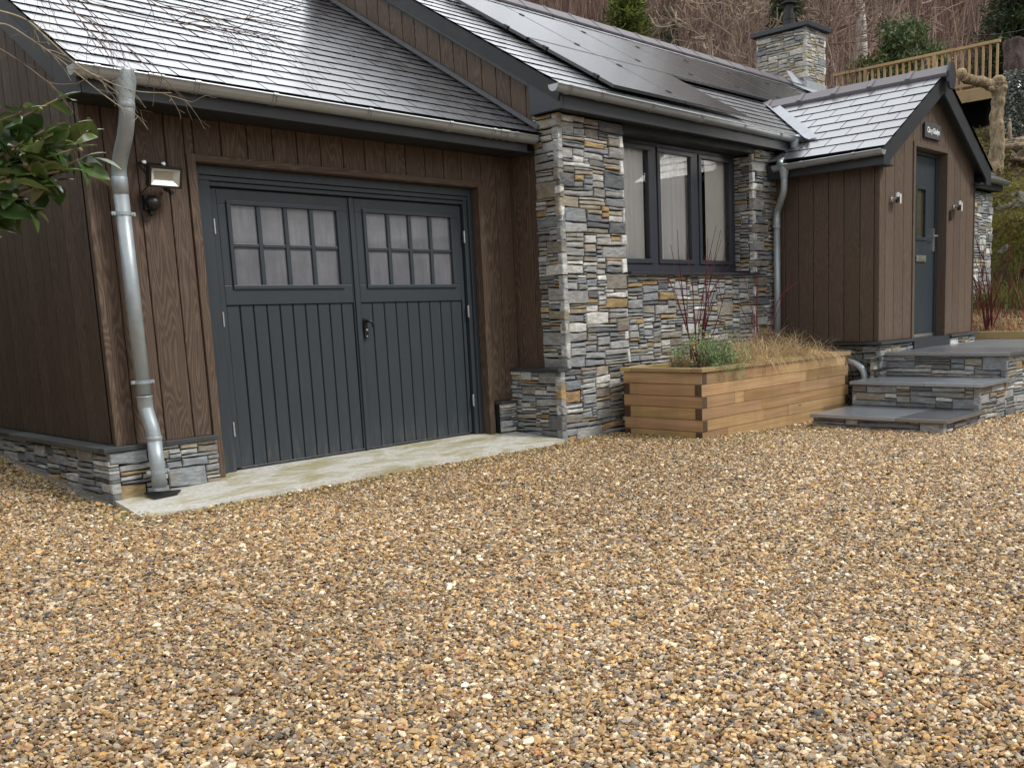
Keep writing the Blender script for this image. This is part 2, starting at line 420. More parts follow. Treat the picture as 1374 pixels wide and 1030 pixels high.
sc.view_settings.view_transform = 'Standard'; sc.view_settings.look = 'None'; sc.view_settings.exposure = 0
sc.render.engine = 'CYCLES'
sc.cycles.max_bounces = 6; sc.cycles.diffuse_bounces = 3; sc.cycles.glossy_bounces = 3; sc.cycles.transparent_max_bounces = 8
sc.cycles.use_denoising = True

GZ = -.09
def gz(x, y):
    t = min(1, max(0, (x - 4.2) / 1.4)) * min(1, max(0, (-y - .9) / .6)); t2 = t * t * (3 - 2 * t)
    return GZ + (.085 * max(0, y + .15) if x < 1 else 0) - .045 * t2
# ------------------------------------------------------------------ ground, gravel
mb = MB()
xs = [-200, -60, -20, -8, -5, -4, -3, -2, -1, -.5, 0, 1, 2, 3, 4.2, 4.5, 4.8, 5.1, 5.4, 5.6, 6, 8, 12, 20, 60, 220]
ys = [-260, -80, -30, -12, -8, -6, -4, -3, -2, -1.5, -1.35, -1.2, -1.05, -.9, -.15, .5, 1, 2, 3, 4, 5, 6, 8, 20]
for y in ys:
    for x in xs: mb.v.append((x, y, min(gz(x, y), .6)))
n = len(xs)
for j in range(len(ys) - 1):
    for i in range(n - 1):
        mb.f.append([j * n + i, j * n + i + 1, (j + 1) * n + i + 1, (j + 1) * n + i]); mb.c.append((1, 1, 1)); mb.uv.append(None)
g = mb.build('ground', M['ground'], kind='structure'); g['label'] = 'flat driveway bed under the gravel'

def apron_z(x, y):
    return -.012 + .055 * y - .035 * max(0, min(1, (.75 - x) / .8))
def gravel():
    rs = np.random.RandomState(3)
    t = (1 + 5 ** .5) / 2
    iv = np.array([(-1, t, 0), (1, t, 0), (-1, -t, 0), (1, -t, 0), (0, -1, t), (0, 1, t), (0, -1, -t), (0, 1, -t), (t, 0, -1), (t, 0, 1), (-t, 0, -1), (-t, 0, 1)], float)
    iv /= np.linalg.norm(iv[0])
    fi = np.array([(0, 11, 5), (0, 5, 1), (0, 1, 7), (0, 7, 10), (0, 10, 11), (1, 5, 9), (5, 11, 4), (11, 10, 2), (10, 7, 6), (7, 1, 8), (3, 9, 4), (3, 4, 2), (3, 2, 6), (3, 6, 8), (3, 8, 9), (4, 9, 5), (2, 4, 11), (6, 2, 10), (8, 6, 7), (9, 8, 1)])
    def field(sp, dmin, dmax, x0, x1, y0, y1):
        gx, gy = np.meshgrid(np.arange(x0, x1, sp), np.arange(y0, y1, sp * .87))
        gx = gx + (np.arange(gx.shape[0]) % 2)[:, None] * sp * .5
        p = np.stack([gx.ravel(), gy.ravel()], 1); p += rs.uniform(-.55, .55, p.shape) * sp
        d = p - np.array([CC.x, CC.y]); r = np.hypot(d[:, 0], d[:, 1]); a = np.degrees(np.arctan2(d[:, 1], d[:, 0]))
        k = (r > dmin) & (r <= dmax) & (a > -4) & (a < 93)
        return p[k]
    P = np.concatenate([field(.0102, 1.2, 4.2, -3, 3, -6.6, -1), field(.0134, 4.2, 9.4, -2.5, 7.5, -6.8, 3.4), field(.021, 9.4, 14, 1, 11, -6.8, 0)])
    x, y = P[:, 0], P[:, 1]
    bad = (x > -.06) & (y > -.66) & (x < 3.5)                       # apron and garage
    bad |= (x > 3.47) & (y > -.60)                                    # house
    bad |= (x > -.11) & (y > -.08)
    bad |= (x > 4.25) & (x < 6.85) & (y > -1.56) & (y < -.6)         # planter
    bad |= (x > 5.73) & (y > -3.12) & (y < -1.85)                    # steps
    bad |= (x > 7.1) & (y > -3.1)
    P = P[~bad]; x, y = P[:, 0], P[:, 1]; n = len(P)
    z = GZ + np.where(x < 1, .085 * np.maximum(0, y + .15), 0)
    tt = np.clip((x - 4.2) / 1.4, 0, 1) * np.clip((-y - .9) / .6, 0, 1); z = z - .045 * tt * tt * (3 - 2 * tt)
    z = z + .010 * np.maximum(0, np.sin(x * 2.1 + 1) * np.sin(y * 1.7)) * (np.abs(y + 4) < 2.5)
    # drift up against the walls a little
    r = np.clip(rs.lognormal(np.log(.0066), .34, n), .0036, .0155)
    far = np.hypot(x - CC.x, y - CC.y); r = r * np.where(far > 9.4, 1.55, np.where(far > 4.2, 1.18, 1))
    sc3 = np.stack([r * rs.uniform(1.0, 1.55, n), r * rs.uniform(.75, 1.1, n), r * rs.uniform(.42, .8, n)], 1)
    V = iv[None] * (1 + rs.uniform(-.28, .28, (n, 12, 1))) * sc3[:, None, :]
    ax = rs.normal(0, .38, n); ay = rs.normal(0, .38, n); az = rs.uniform(0, 2 * PI, n)
    c, s = np.cos(ax)[:, None], np.sin(ax)[:, None]; Y = V[:, :, 1] * c - V[:, :, 2] * s; Z = V[:, :, 1] * s + V[:, :, 2] * c; V[:, :, 1] = Y; V[:, :, 2] = Z
    c, s = np.cos(ay)[:, None], np.sin(ay)[:, None]; X = V[:, :, 0] * c + V[:, :, 2] * s; Z = -V[:, :, 0] * s + V[:, :, 2] * c; V[:, :, 0] = X; V[:, :, 2] = Z
    c, s = np.cos(az)[:, None], np.sin(az)[:, None]; X = V[:, :, 0] * c - V[:, :, 1] * s; Y = V[:, :, 0] * s + V[:, :, 1] * c; V[:, :, 0] = X; V[:, :, 1] = Y
    V[:, :, 0] += x[:, None]; V[:, :, 1] += y[:, None]; V[:, :, 2] += (z + rs.uniform(-.003, .013, n))[:, None]
    nv = n * 12; nf = n * 20
    F = (fi[None] + (np.arange(n) * 12)[:, None, None]).reshape(-1)
    me = bpy.data.meshes.new('gravel')
    me.vertices.add(nv); me.vertices.foreach_set('co', V.reshape(-1).astype(np.float32))
    me.loops.add(nf * 3); me.loops.foreach_set('vertex_index', F.astype(np.int32))
    me.polygons.add(nf); me.polygons.foreach_set('loop_start', (np.arange(nf) * 3).astype(np.int32))
    me.polygons.foreach_set('loop_total', np.full(nf, 3, np.int32))
    pal = np.array([c for c, _ in GRAVEL]); pw = np.array([q for _, q in GRAVEL], float); pw /= pw.sum()
    ci = rs.choice(len(pal), n, p=pw)
    cc = pal[ci] * rs.uniform(.45, 1.38, (n, 1)) * (1 + rs.normal(0, 1, (n, 1)) * np.array([[.02, 0, -.05]])) * np.array([[1.12, .97, .755]])
    # broad damp / mossy / paler drifts over the drive
    drift = .5 + .5 * np.sin(x * 1.3 + 2 * np.sin(y * .9)) * np.sin(y * 1.1 + 1.5 * np.sin(x * .7))
    cc = cc * (.88 + .22 * drift)[:, None]
    near = ((x > 3.9) & (x < 6.9) & (y > -2.1)) | ((y > -.95) & (x < 3.8) & (x > -.3))
    mossy = near & (rs.rand(n) < .35)
    cc = np.where(mossy[:, None], cc * np.array([.62, .66, .4]), cc)
    cc = np.clip(cc, 0, 1)
    a4 = np.ones((n, 12, 4), np.float32); a4[:, :, :3] = cc[:, None, :]
    at = me.color_attributes.new('Col', 'FLOAT_COLOR', 'POINT'); at.data.foreach_set('color', a4.reshape(-1))
    me.polygons.foreach_set('use_smooth', np.zeros(nf, bool))
    me.update(); me.validate()
    m, nt, b = newmat('gravel_stone'); p = geo(nt)
    nn = noise_n(nt, p, 210, 3, .6)
    c_ = mixc(nt, 1, attr(nt), ramp(nt, nn, [(.3, (.72, .7, .68)), (.7, (1.25, 1.25, 1.25))]), 'MULTIPLY')
    nt.links.new(c_, b.inputs['Base Color']); b.inputs['Roughness'].default_value = .42; b.inputs['Specular IOR Level'].default_value = .65
    me.materials.append(m)
    o = bpy.data.objects.new('gravel', me); col.objects.link(o); o['kind'] = 'stuff'
    tag(o, 'loose tan, brown and grey gravel covering the driveway', 'gravel')
gravel()

# concrete apron in front of the garage door
mb = MB()
xa = [-.145, .2, .75, 1.6, 2.5, 3.475]; ya = [.3, 0, -.3, -.5, -.665]
def ax_(x, y): return x + (.10 if x < 0 else 0) * max(0, min(1, (y + .665) / .6)) * .8
for y in ya:
    for x in xa: mb.v.append((ax_(x, y), y + (.012 * math.sin(x * 5) if y < -.6 else 0), apron_z(x, y)))
n = len(xa)
for j in range(len(ya) - 1):
    for i in range(n - 1): mb.f.append([j * n + i, (j + 1) * n + i, (j + 1) * n + i + 1, j * n + i + 1])
b0 = len(mb.v); j = len(ya) - 1
edge = [jj * n for jj in range(len(ya))] + [j * n + i for i in range(1, n)]
for k in edge: mb.v.append((mb.v[k][0], mb.v[k][1], -.2))
for i in range(len(edge) - 1): mb.f.append([edge[i], b0 + i, b0 + i + 1, edge[i + 1]])
mb.c = [(1, 1, 1)] * len(mb.f); mb.uv = [None] * len(mb.f)
ap = mb.build('concrete_apron', M['concrete'], kind='structure'); ap['label'] = 'stained pale concrete apron in front of the garage door'

# ------------------------------------------------------------------ walls: boards, rubble, slates
def boards(mb, O, U, Nn, us, lo, hi, t=.02, g=.007, tint=.13, bright=1, c=.004):
    O = Vector(O); U = Vector(U).normalized(); Nn = Vector(Nn).normalized(); Z = Vector((0, 0, 1))
    for i in range(len(us) - 1):
        a, b = us[i] + g / 2, us[i + 1] - g / 2
        if b - a < .01: continue
        prof = [(a, -t), (a, -c), (a + c, 0), (b - c, 0), (b, -c), (b, -t)]
        vs = []
        for fn in (lo, hi):
            for u, d in prof: vs.append(O + U * u + Nn * d + Z * fn(u))
        k = bright * (1 + R.uniform(-tint, tint)); cc = (k, k * R.uniform(.97, 1.02), k * R.uniform(.95, 1.03))
        ou, ov = R.uniform(0, 50), R.uniform(0, 50)
        fs = []; uv = []
        for q in range(5):
            fs.append((q, q + 1, q + 7, q + 6))
            uv.append([(prof[q][0] + ou, lo(prof[q][0]) + ov), (prof[q + 1][0] + ou, lo(prof[q + 1][0]) + ov), (prof[q + 1][0] + ou, hi(prof[q + 1][0]) + ov), (prof[q][0] + ou, hi(prof[q][0]) + ov)])
        fs += [(5, 4, 3, 2, 1, 0), (6, 7, 8, 9, 10, 11)]; uv += [[(ou, ov)] * 6] * 2
        if U.cross(Z).dot(Nn) < 0:
            fs = [tuple(reversed(f)) for f in fs]; uv = [list(reversed(x)) for x in uv]
        mb.add(vs, fs, cc, uv)
def backing(mb, O, U, Nn, u0, u1, lo, hi, d=.016):
    O = Vector(O) - Vector(Nn) * d; U = Vector(U); Z = Vector((0, 0, 1))
    mb.prism([O + U * u0 + Z * lo(u0), O + U * u1 + Z * lo(u1), O + U * u1 + Z * hi(u1), O + U * u0 + Z * hi(u0)], Vector(Nn) * -.06)
def uvbox(mb, a, b, c=(1, 1, 1), along=None):
    """box whose uv runs along its longest side (timber)"""
    a = Vector(a); b = Vector(b); lo = Vector([min(p, q) for p, q in zip(a, b)]); hi = Vector([max(p, q) for p, q in zip(a, b)])
    s = hi - lo; L = along if along is not None else max(range(3), key=lambda i: s[i])
    k0 = len(mb.f); mb.box(lo, hi, c); o1, o2 = R.uniform(0, 40), R.uniform(0, 40)
    for fi in range(k0, len(mb.f)):
        uv = []
        for vi in mb.f[fi]:
            p = Vector(mb.v[vi]); ot = [i for i in range(3) if i != L]
            uv.append((p[L] + o1, p[ot[0]] + p[ot[1]] + o2))
        mb.uv[fi] = uv
def uvobox(mb, o, U, V, W, c=(1, 1, 1)):
    k0 = len(mb.f); mb.obox(o, U, V, W, c); o1, o2 = R.uniform(0, 40), R.uniform(0, 40)
    u = Vector(U).normalized(); v = Vector(V).normalized(); ww = Vector(W).normalized()
    for fi in range(k0, len(mb.f)):
        mb.uv[fi] = [(Vector(mb.v[i]).dot(u) + o1, Vector(mb.v[i]).dot(v) + Vector(mb.v[i]).dot(ww) + o2) for i in mb.f[fi]]

STONES = [((.29, .315, .34), 26), ((.38, .39, .39), 24), ((.31, .285, .245), 12), ((.46, .33, .17), 5.5), ((.165, .18, .20), 10), ((.52, .53, .52), 17), ((.40, .355, .28), 8), ((.70, .70, .67), 10), ((.40, .26, .14), 1.5)]
def pick(pal, rr=R):
    t = rr.uniform(0, sum(w for _, w in pal))
    for c, w in pal:
        t -= w
        if t <= 0: return c
    return pal[-1][0]
def rubble(mb, O, U, Nn, W, H, quoinL=None, quoinR=None, wr=(.15, .46), hr=None, pal=STONES, depth=.03, holes=(), k=1, du=.02, dv=.0125, gap=.0032):
    """random-coursed slate rubble packed into the W x H face; every stone its own bevelled block"""
    O = Vector(O); U = Vector(U).normalized(); Nn = Vector(Nn).normalized(); Z = Vector((0, 0, 1))
    nu, nv = max(1, round(W / du)), max(1, round(H / dv)); du = W / nu; dv = H / nv
    occ = [[False] * nu for _ in range(nv)]
    hs_ = hr or [(.025, 8), (.0375, 9), (.05, 7), (.0625, 5), (.075, 3.5), (.0875, 2.5), (.1125, 2), (.1375, 1.1), (.175, .5)]
    rects = []
    for (a, b, c, d) in holes:
        for j in range(max(0, round(c / dv)), min(nv, round(d / dv))):
            for i in range(max(0, round(a / du)), min(nu, round(b / du))): occ[j][i] = True
    def quo(side, spec):
        j = 0; alt = R.random() < .5
        while j < nv:
            hh = min(nv - j, max(3, round(R.uniform(.07, .14) / dv)))
            if nv - j - hh < 3: hh = nv - j
            ww = min(nu, max(2, round((R.uniform(.045, .075) if alt else R.uniform(.18, .34)) / du)))
            i0 = 0 if side == 'L' else nu - ww
            c_ = mul(R.choice([(.82, .82, .79), (.70, .71, .71), (.60, .61, .61)]), 1) if alt and spec == 'white' else pick(pal)
            if not any(occ[jj][ii] for jj in range(j, j + hh) for ii in range(i0, i0 + ww)):
                for jj in range(j, j + hh):
                    for ii in range(i0, i0 + ww): occ[jj][ii] = True
                rects.append((i0, j, ww, hh, c_))
            alt = not alt; j += hh
    if quoinL: quo('L', quoinL)
    if quoinR: quo('R', quoinR)
    for j in range(nv):
        i = 0
        while i < nu:
            if occ[j][i]: i += 1; continue
            run = 0
            while i + run < nu and not occ[j][i + run]: run += 1
            hh = pick([(round(h / dv), q) for h, q in hs_]); hh = max(1, min(hh, nv - j))
            ww = max(2, round(R.uniform(*wr) * (1.25 if hh * dv < .06 else .85) / du)); ww = min(ww, run)
            if run - ww < 3: ww = run
            if ww * du > wr[1] * 1.5: ww = ww // 2
            hh = min(hh, max(2, round(ww * du * .46 / dv)))
            if nv - j - hh < 2: hh = nv - j
            lim = hh
            for jj in range(j, j + hh):
                if any(occ[jj][ii] for ii in range(i, i + ww)): lim = jj - j; break
            hh = max(1, lim)
            # if one more row would leave a sliver under the neighbours, take it
            for jj in range(j, j + hh):
                for ii in range(i, i + ww): occ[jj][ii] = True
            rects.append((i, j, ww, hh, pick(pal))); i += ww
    sx = R.uniform(0, 99)
    def warp(u, v):
        e = min(1, v / .08, (H - v) / .08) if H > .2 else 0
        return v + max(0, e) * (.017 * noise.noise(Vector((u * 1.8, v * 4, sx))) + .003 * noise.noise(Vector((u * 7, v * 9, sx + 7))))
    for (i, j, ww, hh, c_) in rects:
        u0, u1, v0, v1 = i * du, (i + ww) * du, j * dv, (j + hh) * dv
        gp = gap * R.uniform(.5, 1.3); w_, h_ = u1 - u0, v1 - v0
        jt = min(.008, h_ * .14)
        m = max(1, int(w_ / .07)); pts = []
        sl_ = R.choice([0, 0, 1, -1]) * R.uniform(.2, 1) * min(.05, .45 * h_ / max(w_, .03)); slb = sl_ * R.uniform(-.6, 1)
        for q in range(m + 1): pts.append((lerp(u0 + gp, u1 - gp, q / m), v0 + gp * .7 + R.uniform(-.2, 1) * jt + slb * (q / m - .5) * w_))
        if h_ > .07: pts.append((u1 - gp - R.uniform(0, 1) * jt * .6, (v0 + v1) / 2 + R.uniform(-.1, .1) * h_))
        for q in range(m, -1, -1): pts.append((lerp(u0 + gp, u1 - gp, q / m), v1 - gp * .7 - R.uniform(-.2, 1) * jt + sl_ * (q / m - .5) * w_))
        if h_ > .07: pts.append((u0 + gp + R.uniform(0, 1) * jt * .6, (v0 + v1) / 2 + R.uniform(-.1, .1) * h_))
        n = len(pts); cu, cv = (u0 + u1) / 2, (v0 + v1) / 2
        d = depth * R.uniform(.25, 1.0); tu, tv = R.uniform(-.05, .05), R.uniform(-.10, .10)
        bv = min(.007, h_ * .15)
        ring = []
        for (ins, dd) in ((0, -.035), (0, d - bv), (bv, d)):
            for (u, v) in pts:
                v = warp(u, v); cv = warp(cu, (v0 + v1) / 2)
                uu = u + (ins if u < cu else -ins); vv = v + (ins if v < cv else -ins)
                nz = noise.noise(Vector((uu * 9 + i, vv * 16 + j, 3.1))) * .005 if dd > 0 else 0
                ring.append(O + U * uu + Z * vv + Nn * (dd + (nz + tu * (uu - cu) * .5 + tv * (vv - cv) if dd > 0 else 0)))
        ring.append(O + U * cu + Z * cv + Nn * (d + R.uniform(-.002, .006)))
        fs = [(a * n + q, a * n + (q + 1) % n, (a + 1) * n + (q + 1) % n, (a + 1) * n + q) for a in (0, 1) for q in range(n)]
        fs += [(2 * n + q, 2 * n + (q + 1) % n, 3 * n) for q in range(n)]
        if U.cross(Z).dot(Nn) < 0: fs = [tuple(reversed(f)) for f in fs]
        kk = k * R.uniform(.78, 1.2)
        mb.add(ring, fs, mul(c_, kk))

def slates(mb, O, U, Sl, W, S, w=.3, g=.19, th=.0095, clip=None, tilt=.01):
    """courses of slates: O eave start, U along the eave, Sl up the slope"""
    O = Vector(O); U = Vector(U).normalized(); Sl = Vector(Sl).normalized(); Nn = U.cross(Sl)
    if Nn.z < 0: Nn = -Nn
    nc = math.ceil(S / g)
    for r in range(nc):
        s0 = r * g; s1 = min(S, s0 + g * 1.45)
        u = -(w / 2 if r % 2 else 0)
        while u < W - .01:
            a, b = max(0, u) + .0045, min(W, u + w) - .0045
            if b - a > .02:
                k = R.uniform(.6, 1.3); dz = R.uniform(0, .0015); tw = R.uniform(-tilt, tilt) * .18; tl = R.uniform(-.0008, .001)
                p = [O + U * a + Sl * (s0 + R.uniform(-.003, .003)) + Nn * (.0115 + dz + tl - tw * w), O + U * b + Sl * (s0 + R.uniform(-.003, .003)) + Nn * (.0115 + dz + tl + tw * w),
                     O + U * b + Sl * s1 + Nn * (.002 + tw * w), O + U * a + Sl * s1 + Nn * (.002 - tw * w)]
                q = [x - Nn * th for x in p]
                fs = [(0, 1, 2, 3), (1, 0, 4, 5), (0, 3, 7, 4), (2, 1, 5, 6), (3, 2, 6, 7), (7, 6, 5, 4)]
                if (p[1] - p[0]).cross(p[3] - p[0]).dot(Nn) < 0: fs = [tuple(reversed(f)) for f in fs]
                kc = (k, k * R.uniform(.98, 1.02), k * R.uniform(.98, 1.04)); dk = (.02, .02, .02)  # edge faces near-black: wet slate and shade put into the colour
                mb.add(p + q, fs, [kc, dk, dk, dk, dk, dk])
                if b < W - .02:      # dark strip laid in for the shade of the gap
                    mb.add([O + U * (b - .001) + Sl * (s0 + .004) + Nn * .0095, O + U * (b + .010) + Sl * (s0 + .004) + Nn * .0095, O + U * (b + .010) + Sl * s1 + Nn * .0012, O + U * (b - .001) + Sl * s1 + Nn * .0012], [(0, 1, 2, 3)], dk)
            u += w
def gutter(mb, p0, p1, side, r=.057, capa=True, capb=True):
    p0 = Vector(p0); p1 = Vector(p1); A = (p1 - p0).normalized(); S = Vector(side).normalized(); Z = Vector((0, 0, 1))
    prof = [(math.cos(a) * r, math.sin(a) * r) for a in [PI + PI * k / 12 for k in range(13)]]
    prof += [(math.cos(a) * (r - .003), math.sin(a) * (r - .003)) for a in [2 * PI - PI * k / 12 for k in range(13)]]
    n = len(prof); vs = [q + S * x + Z * z for q in (p0, p1) for x, z in prof]
    fs = [(i, (i + 1) % n, n + (i + 1) % n, n + i) for i in range(n)]
    if S.cross(Z).dot(A) > 0: fs = [tuple(reversed(f)) for f in fs]
    fs = [tuple(reversed(f)) for f in fs]
    mb.add(vs, fs)
    mb.tube([p0 + S * (r + .003), p1 + S * (r + .003)], .0075, 8)
    for q, on, d in ((p0, capa, -1), (p1, capb, 1)):
        if on: mb.prism([q + S * x * 1.02 + Z * z * 1.02 for x, z in prof[:13]], A * d * .004)
def straps(mb, p0, p1, side, ts, r=.0595, wdt=.022):
    p0 = Vector(p0); p1 = Vector(p1); A = (p1 - p0).normalized(); S = Vector(side).normalized(); Z = Vector((0, 0, 1)); L = (p1 - p0).length
    for t in ts:
        c = p0 + A * t
        mb.cut()
        for off in (-wdt * .6, wdt * .6):
            pts = [c + A * off + S * math.cos(a) * r + Z * math.sin(a) * r for a in [PI + PI * k / 10 for k in range(11)]]
            mb.tube(pts, .0035, 5)
        mb.tube([c - A * wdt * .8 + S * (r + .004), c + A * wdt * .8 + S * (r + .004)], .011, 8)
def smooth_path(pts, n=6):
    pts = [Vector(p) for p in pts]; out = []
    for i in range(len(pts) - 1):
        a, b, c, d = pts[max(0, i - 1)], pts[i], pts[i + 1], pts[min(len(pts) - 1, i + 2)]
        for k in range(n):
            t = k / n
            out.append(.5 * ((2 * b) + (c - a) * t + (2 * a - 5 * b + 4 * c - d) * t * t + (3 * b - a - 3 * c + d) * t ** 3))
    return out + [pts[-1]]
# ================================================================== THE HOUSE
house = thing('house', 'single-storey house with slate roofs, dark timber cladding, grey stone piers, attached garage and gabled porch', 'house', (3.6, 0, 0))
SL = math.tan(rad(30.3)); CS = math.cos(rad(30.3)); SN = math.sin(rad(30.3))
LG = 3.62; PF = -.615
GR = 2.75                                   # y of the garage ridge
def groof(y): return 2.585 + SL * (y + .42)       # top of the garage slates
def gunder(y): return groof(y) - .16
MR = 2.45                                   # y of the main ridge
def mroof(y): return 2.937 + SL * (y + .744)
def munder(y): return mroof(y) - .19
GB = 2 * GR                                  # back of the garage

# --- garage walls
mb = MB(); us = [0.055] + [.13 + .195 * i for i in range(0, 3)] + [.649]
us = [.03, .128, .323, .518, .649]
boards(mb, (0, 0, 0), (1, 0, 0), (0, -1, 0), us, lambda u: .297, lambda u: 2.42)
top_us = [.649, .713, .908, 1.103, 1.297, 1.493, 1.688, 1.883, 2.078, 2.273, 2.468, 2.663, 2.858, 3.053, 3.268]
boards(mb, (0, 0, 0), (1, 0, 0), (0, -1, 0), top_us, lambda u: 2.19, lambda u: 2.42)
boards(mb, (0, 0, 0), (1, 0, 0), (0, -1, 0), [3.268, 3.44, 3.60], lambda u: .285, lambda u: 2.42)
backing(mb, (0, 0, 0), (1, 0, 0), (0, -1, 0), .0, .66, lambda u: .2, lambda u: 2.5)
backing(mb, (0, 0, 0), (1, 0, 0), (0, -1, 0), .66, 3.26, lambda u: 2.16, lambda u: 2.5)
backing(mb, (0, 0, 0), (1, 0, 0), (0, -1, 0), 3.26, 3.62, lambda u: -.1, lambda u: 2.5)
mb.build('front_cladding', M['clad'], house)
mb = MB()
gy = [.045] + [.16 * i + .14 for i in range(34)]; gy = [y for y in gy if y < GB] + [GB]
boards(mb, (0, 0, 0), (0, 1, 0), (-1, 0, 0), gy, lambda u: .30, lambda u: gunder(min(u, GB - u)) - .0, bright=.58)  # side wall boards tinted darker; its shade is put into the colour
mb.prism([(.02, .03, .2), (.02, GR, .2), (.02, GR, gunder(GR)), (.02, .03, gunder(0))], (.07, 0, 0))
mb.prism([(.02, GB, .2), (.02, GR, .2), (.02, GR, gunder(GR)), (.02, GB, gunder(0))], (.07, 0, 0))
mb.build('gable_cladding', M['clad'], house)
mb = MB()   # corner trim
boards(mb, (0, -.006, 0), (1, 0, 0), (0, -1, 0), [-.006, .035], lambda u: .297, lambda u: 2.42, g=.001, t=.03, bright=1.1)
boards(mb, (-.006, 0, 0), (0, 1, 0), (-1, 0, 0), [-.004, .045], lambda u: .297, lambda u: 2.45, g=.001, t=.03, bright=.7)  # side strip darker than the front one, shade in its tint
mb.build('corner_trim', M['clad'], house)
mb = MB()   # back and other shell walls so no light leaks in
mb.box((.0, GB, -.1), (3.7, GB + .08, 2.6)); mb.box((3.75, 5.5, -.1), (13.7, 5.6, 2.9)); mb.box((13.68, -.5, -.1), (13.74, 5.5, 2.9))
mb.prism([(13.68, -.5, 2.9), (13.68, 5.4, 2.9), (13.68, MR, 4.7)], (.06, 0, 0))
mb.build('rear_wall', M['soffit'], house)

# --- plinth of the garage
mb = MB()
rubble(mb, (-.08, -.045, -.10), (1, 0, 0), (0, -1, 0), .725, .365, quoinL='s', wr=(.10, .34), depth=.03)
mb.cut(); rubble(mb, (-.06, 5.4, -.10), (0, -1, 0), (-1, 0, 0), 5.462, .365, wr=(.14, .46), depth=.035, k=.9)
mb.cut(); rubble(mb, (3.30, -.05, -.10), (1, 0, 0), (0, -1, 0), .19, .365, wr=(.08, .2), depth=.03, k=1.25)
mb.build('stone_plinth', M['stone'], house)
mb = MB(); mb.box((-.054, -.040, -.1), (.640, .02, .262)); mb.box((-.0535, .0205, -.1), (.0, 5.4, .262)); mb.cut(); mb.box((3.30, -.045, -.1), (3.49, .02, .25))
mb.build('plinth_core', M['gap'], house)
mb = MB()
for a, b in ((-.115, .28), (.282, .645)): mb.box((a, -.085, .266), (b, .0, .296), mul((1, 1, 1), R.uniform(.8, 1.3)))
y = -.083
while y < 5.3:
    l = R.uniform(.45, .75); k = R.choice([.7, 1.0, 1.6, 2.0]); mb.box((-.117, y + (.087 if y < 0 else 0), .264), (.0, y + l - .004, .294), (k, k * 1.05, k * .92)); y += l
mb.cut(); mb.box((3.285, -.10, .25), (3.478, .0, .275))
mb.build('plinth_coping', M['cap'], house, bevel=.003)
mb = MB()
mb.prism([(-.15, -.02, -.2), (-.15, 5.4, -.2), (-.15, 5.4, .415), (-.15, 2.0, .105), (-.15, 0, -.062)], (.09, 0, 0))
mb.build('footing', M['footing'], house, bevel=.01)

# --- garage door opening
mb = MB()
z0 = -.02
for a, b in (((.649, -.017, z0 - .03), (.707, .1, 2.189)), ((3.212, -.017, z0), (3.268, .1, 2.189))): uvbox(mb, a, b, mul((1, 1, 1), R.uniform(.9, 1.1)))
for fi in range(len(mb.f)): mb.uv[fi] = [(b_, a_) for a_, b_ in mb.uv[fi]]
k0 = len(mb.f); uvbox(mb, (.707, -.0165, 2.141), (3.212, .1, 2.1885), (.95, .95, .95))
for fi in range(k0, len(mb.f)): mb.uv[fi] = [(b_, a_) for a_, b_ in mb.uv[fi]]
mb.build('door_trim', M['clad'], house, bevel=.003)
gd = MB()
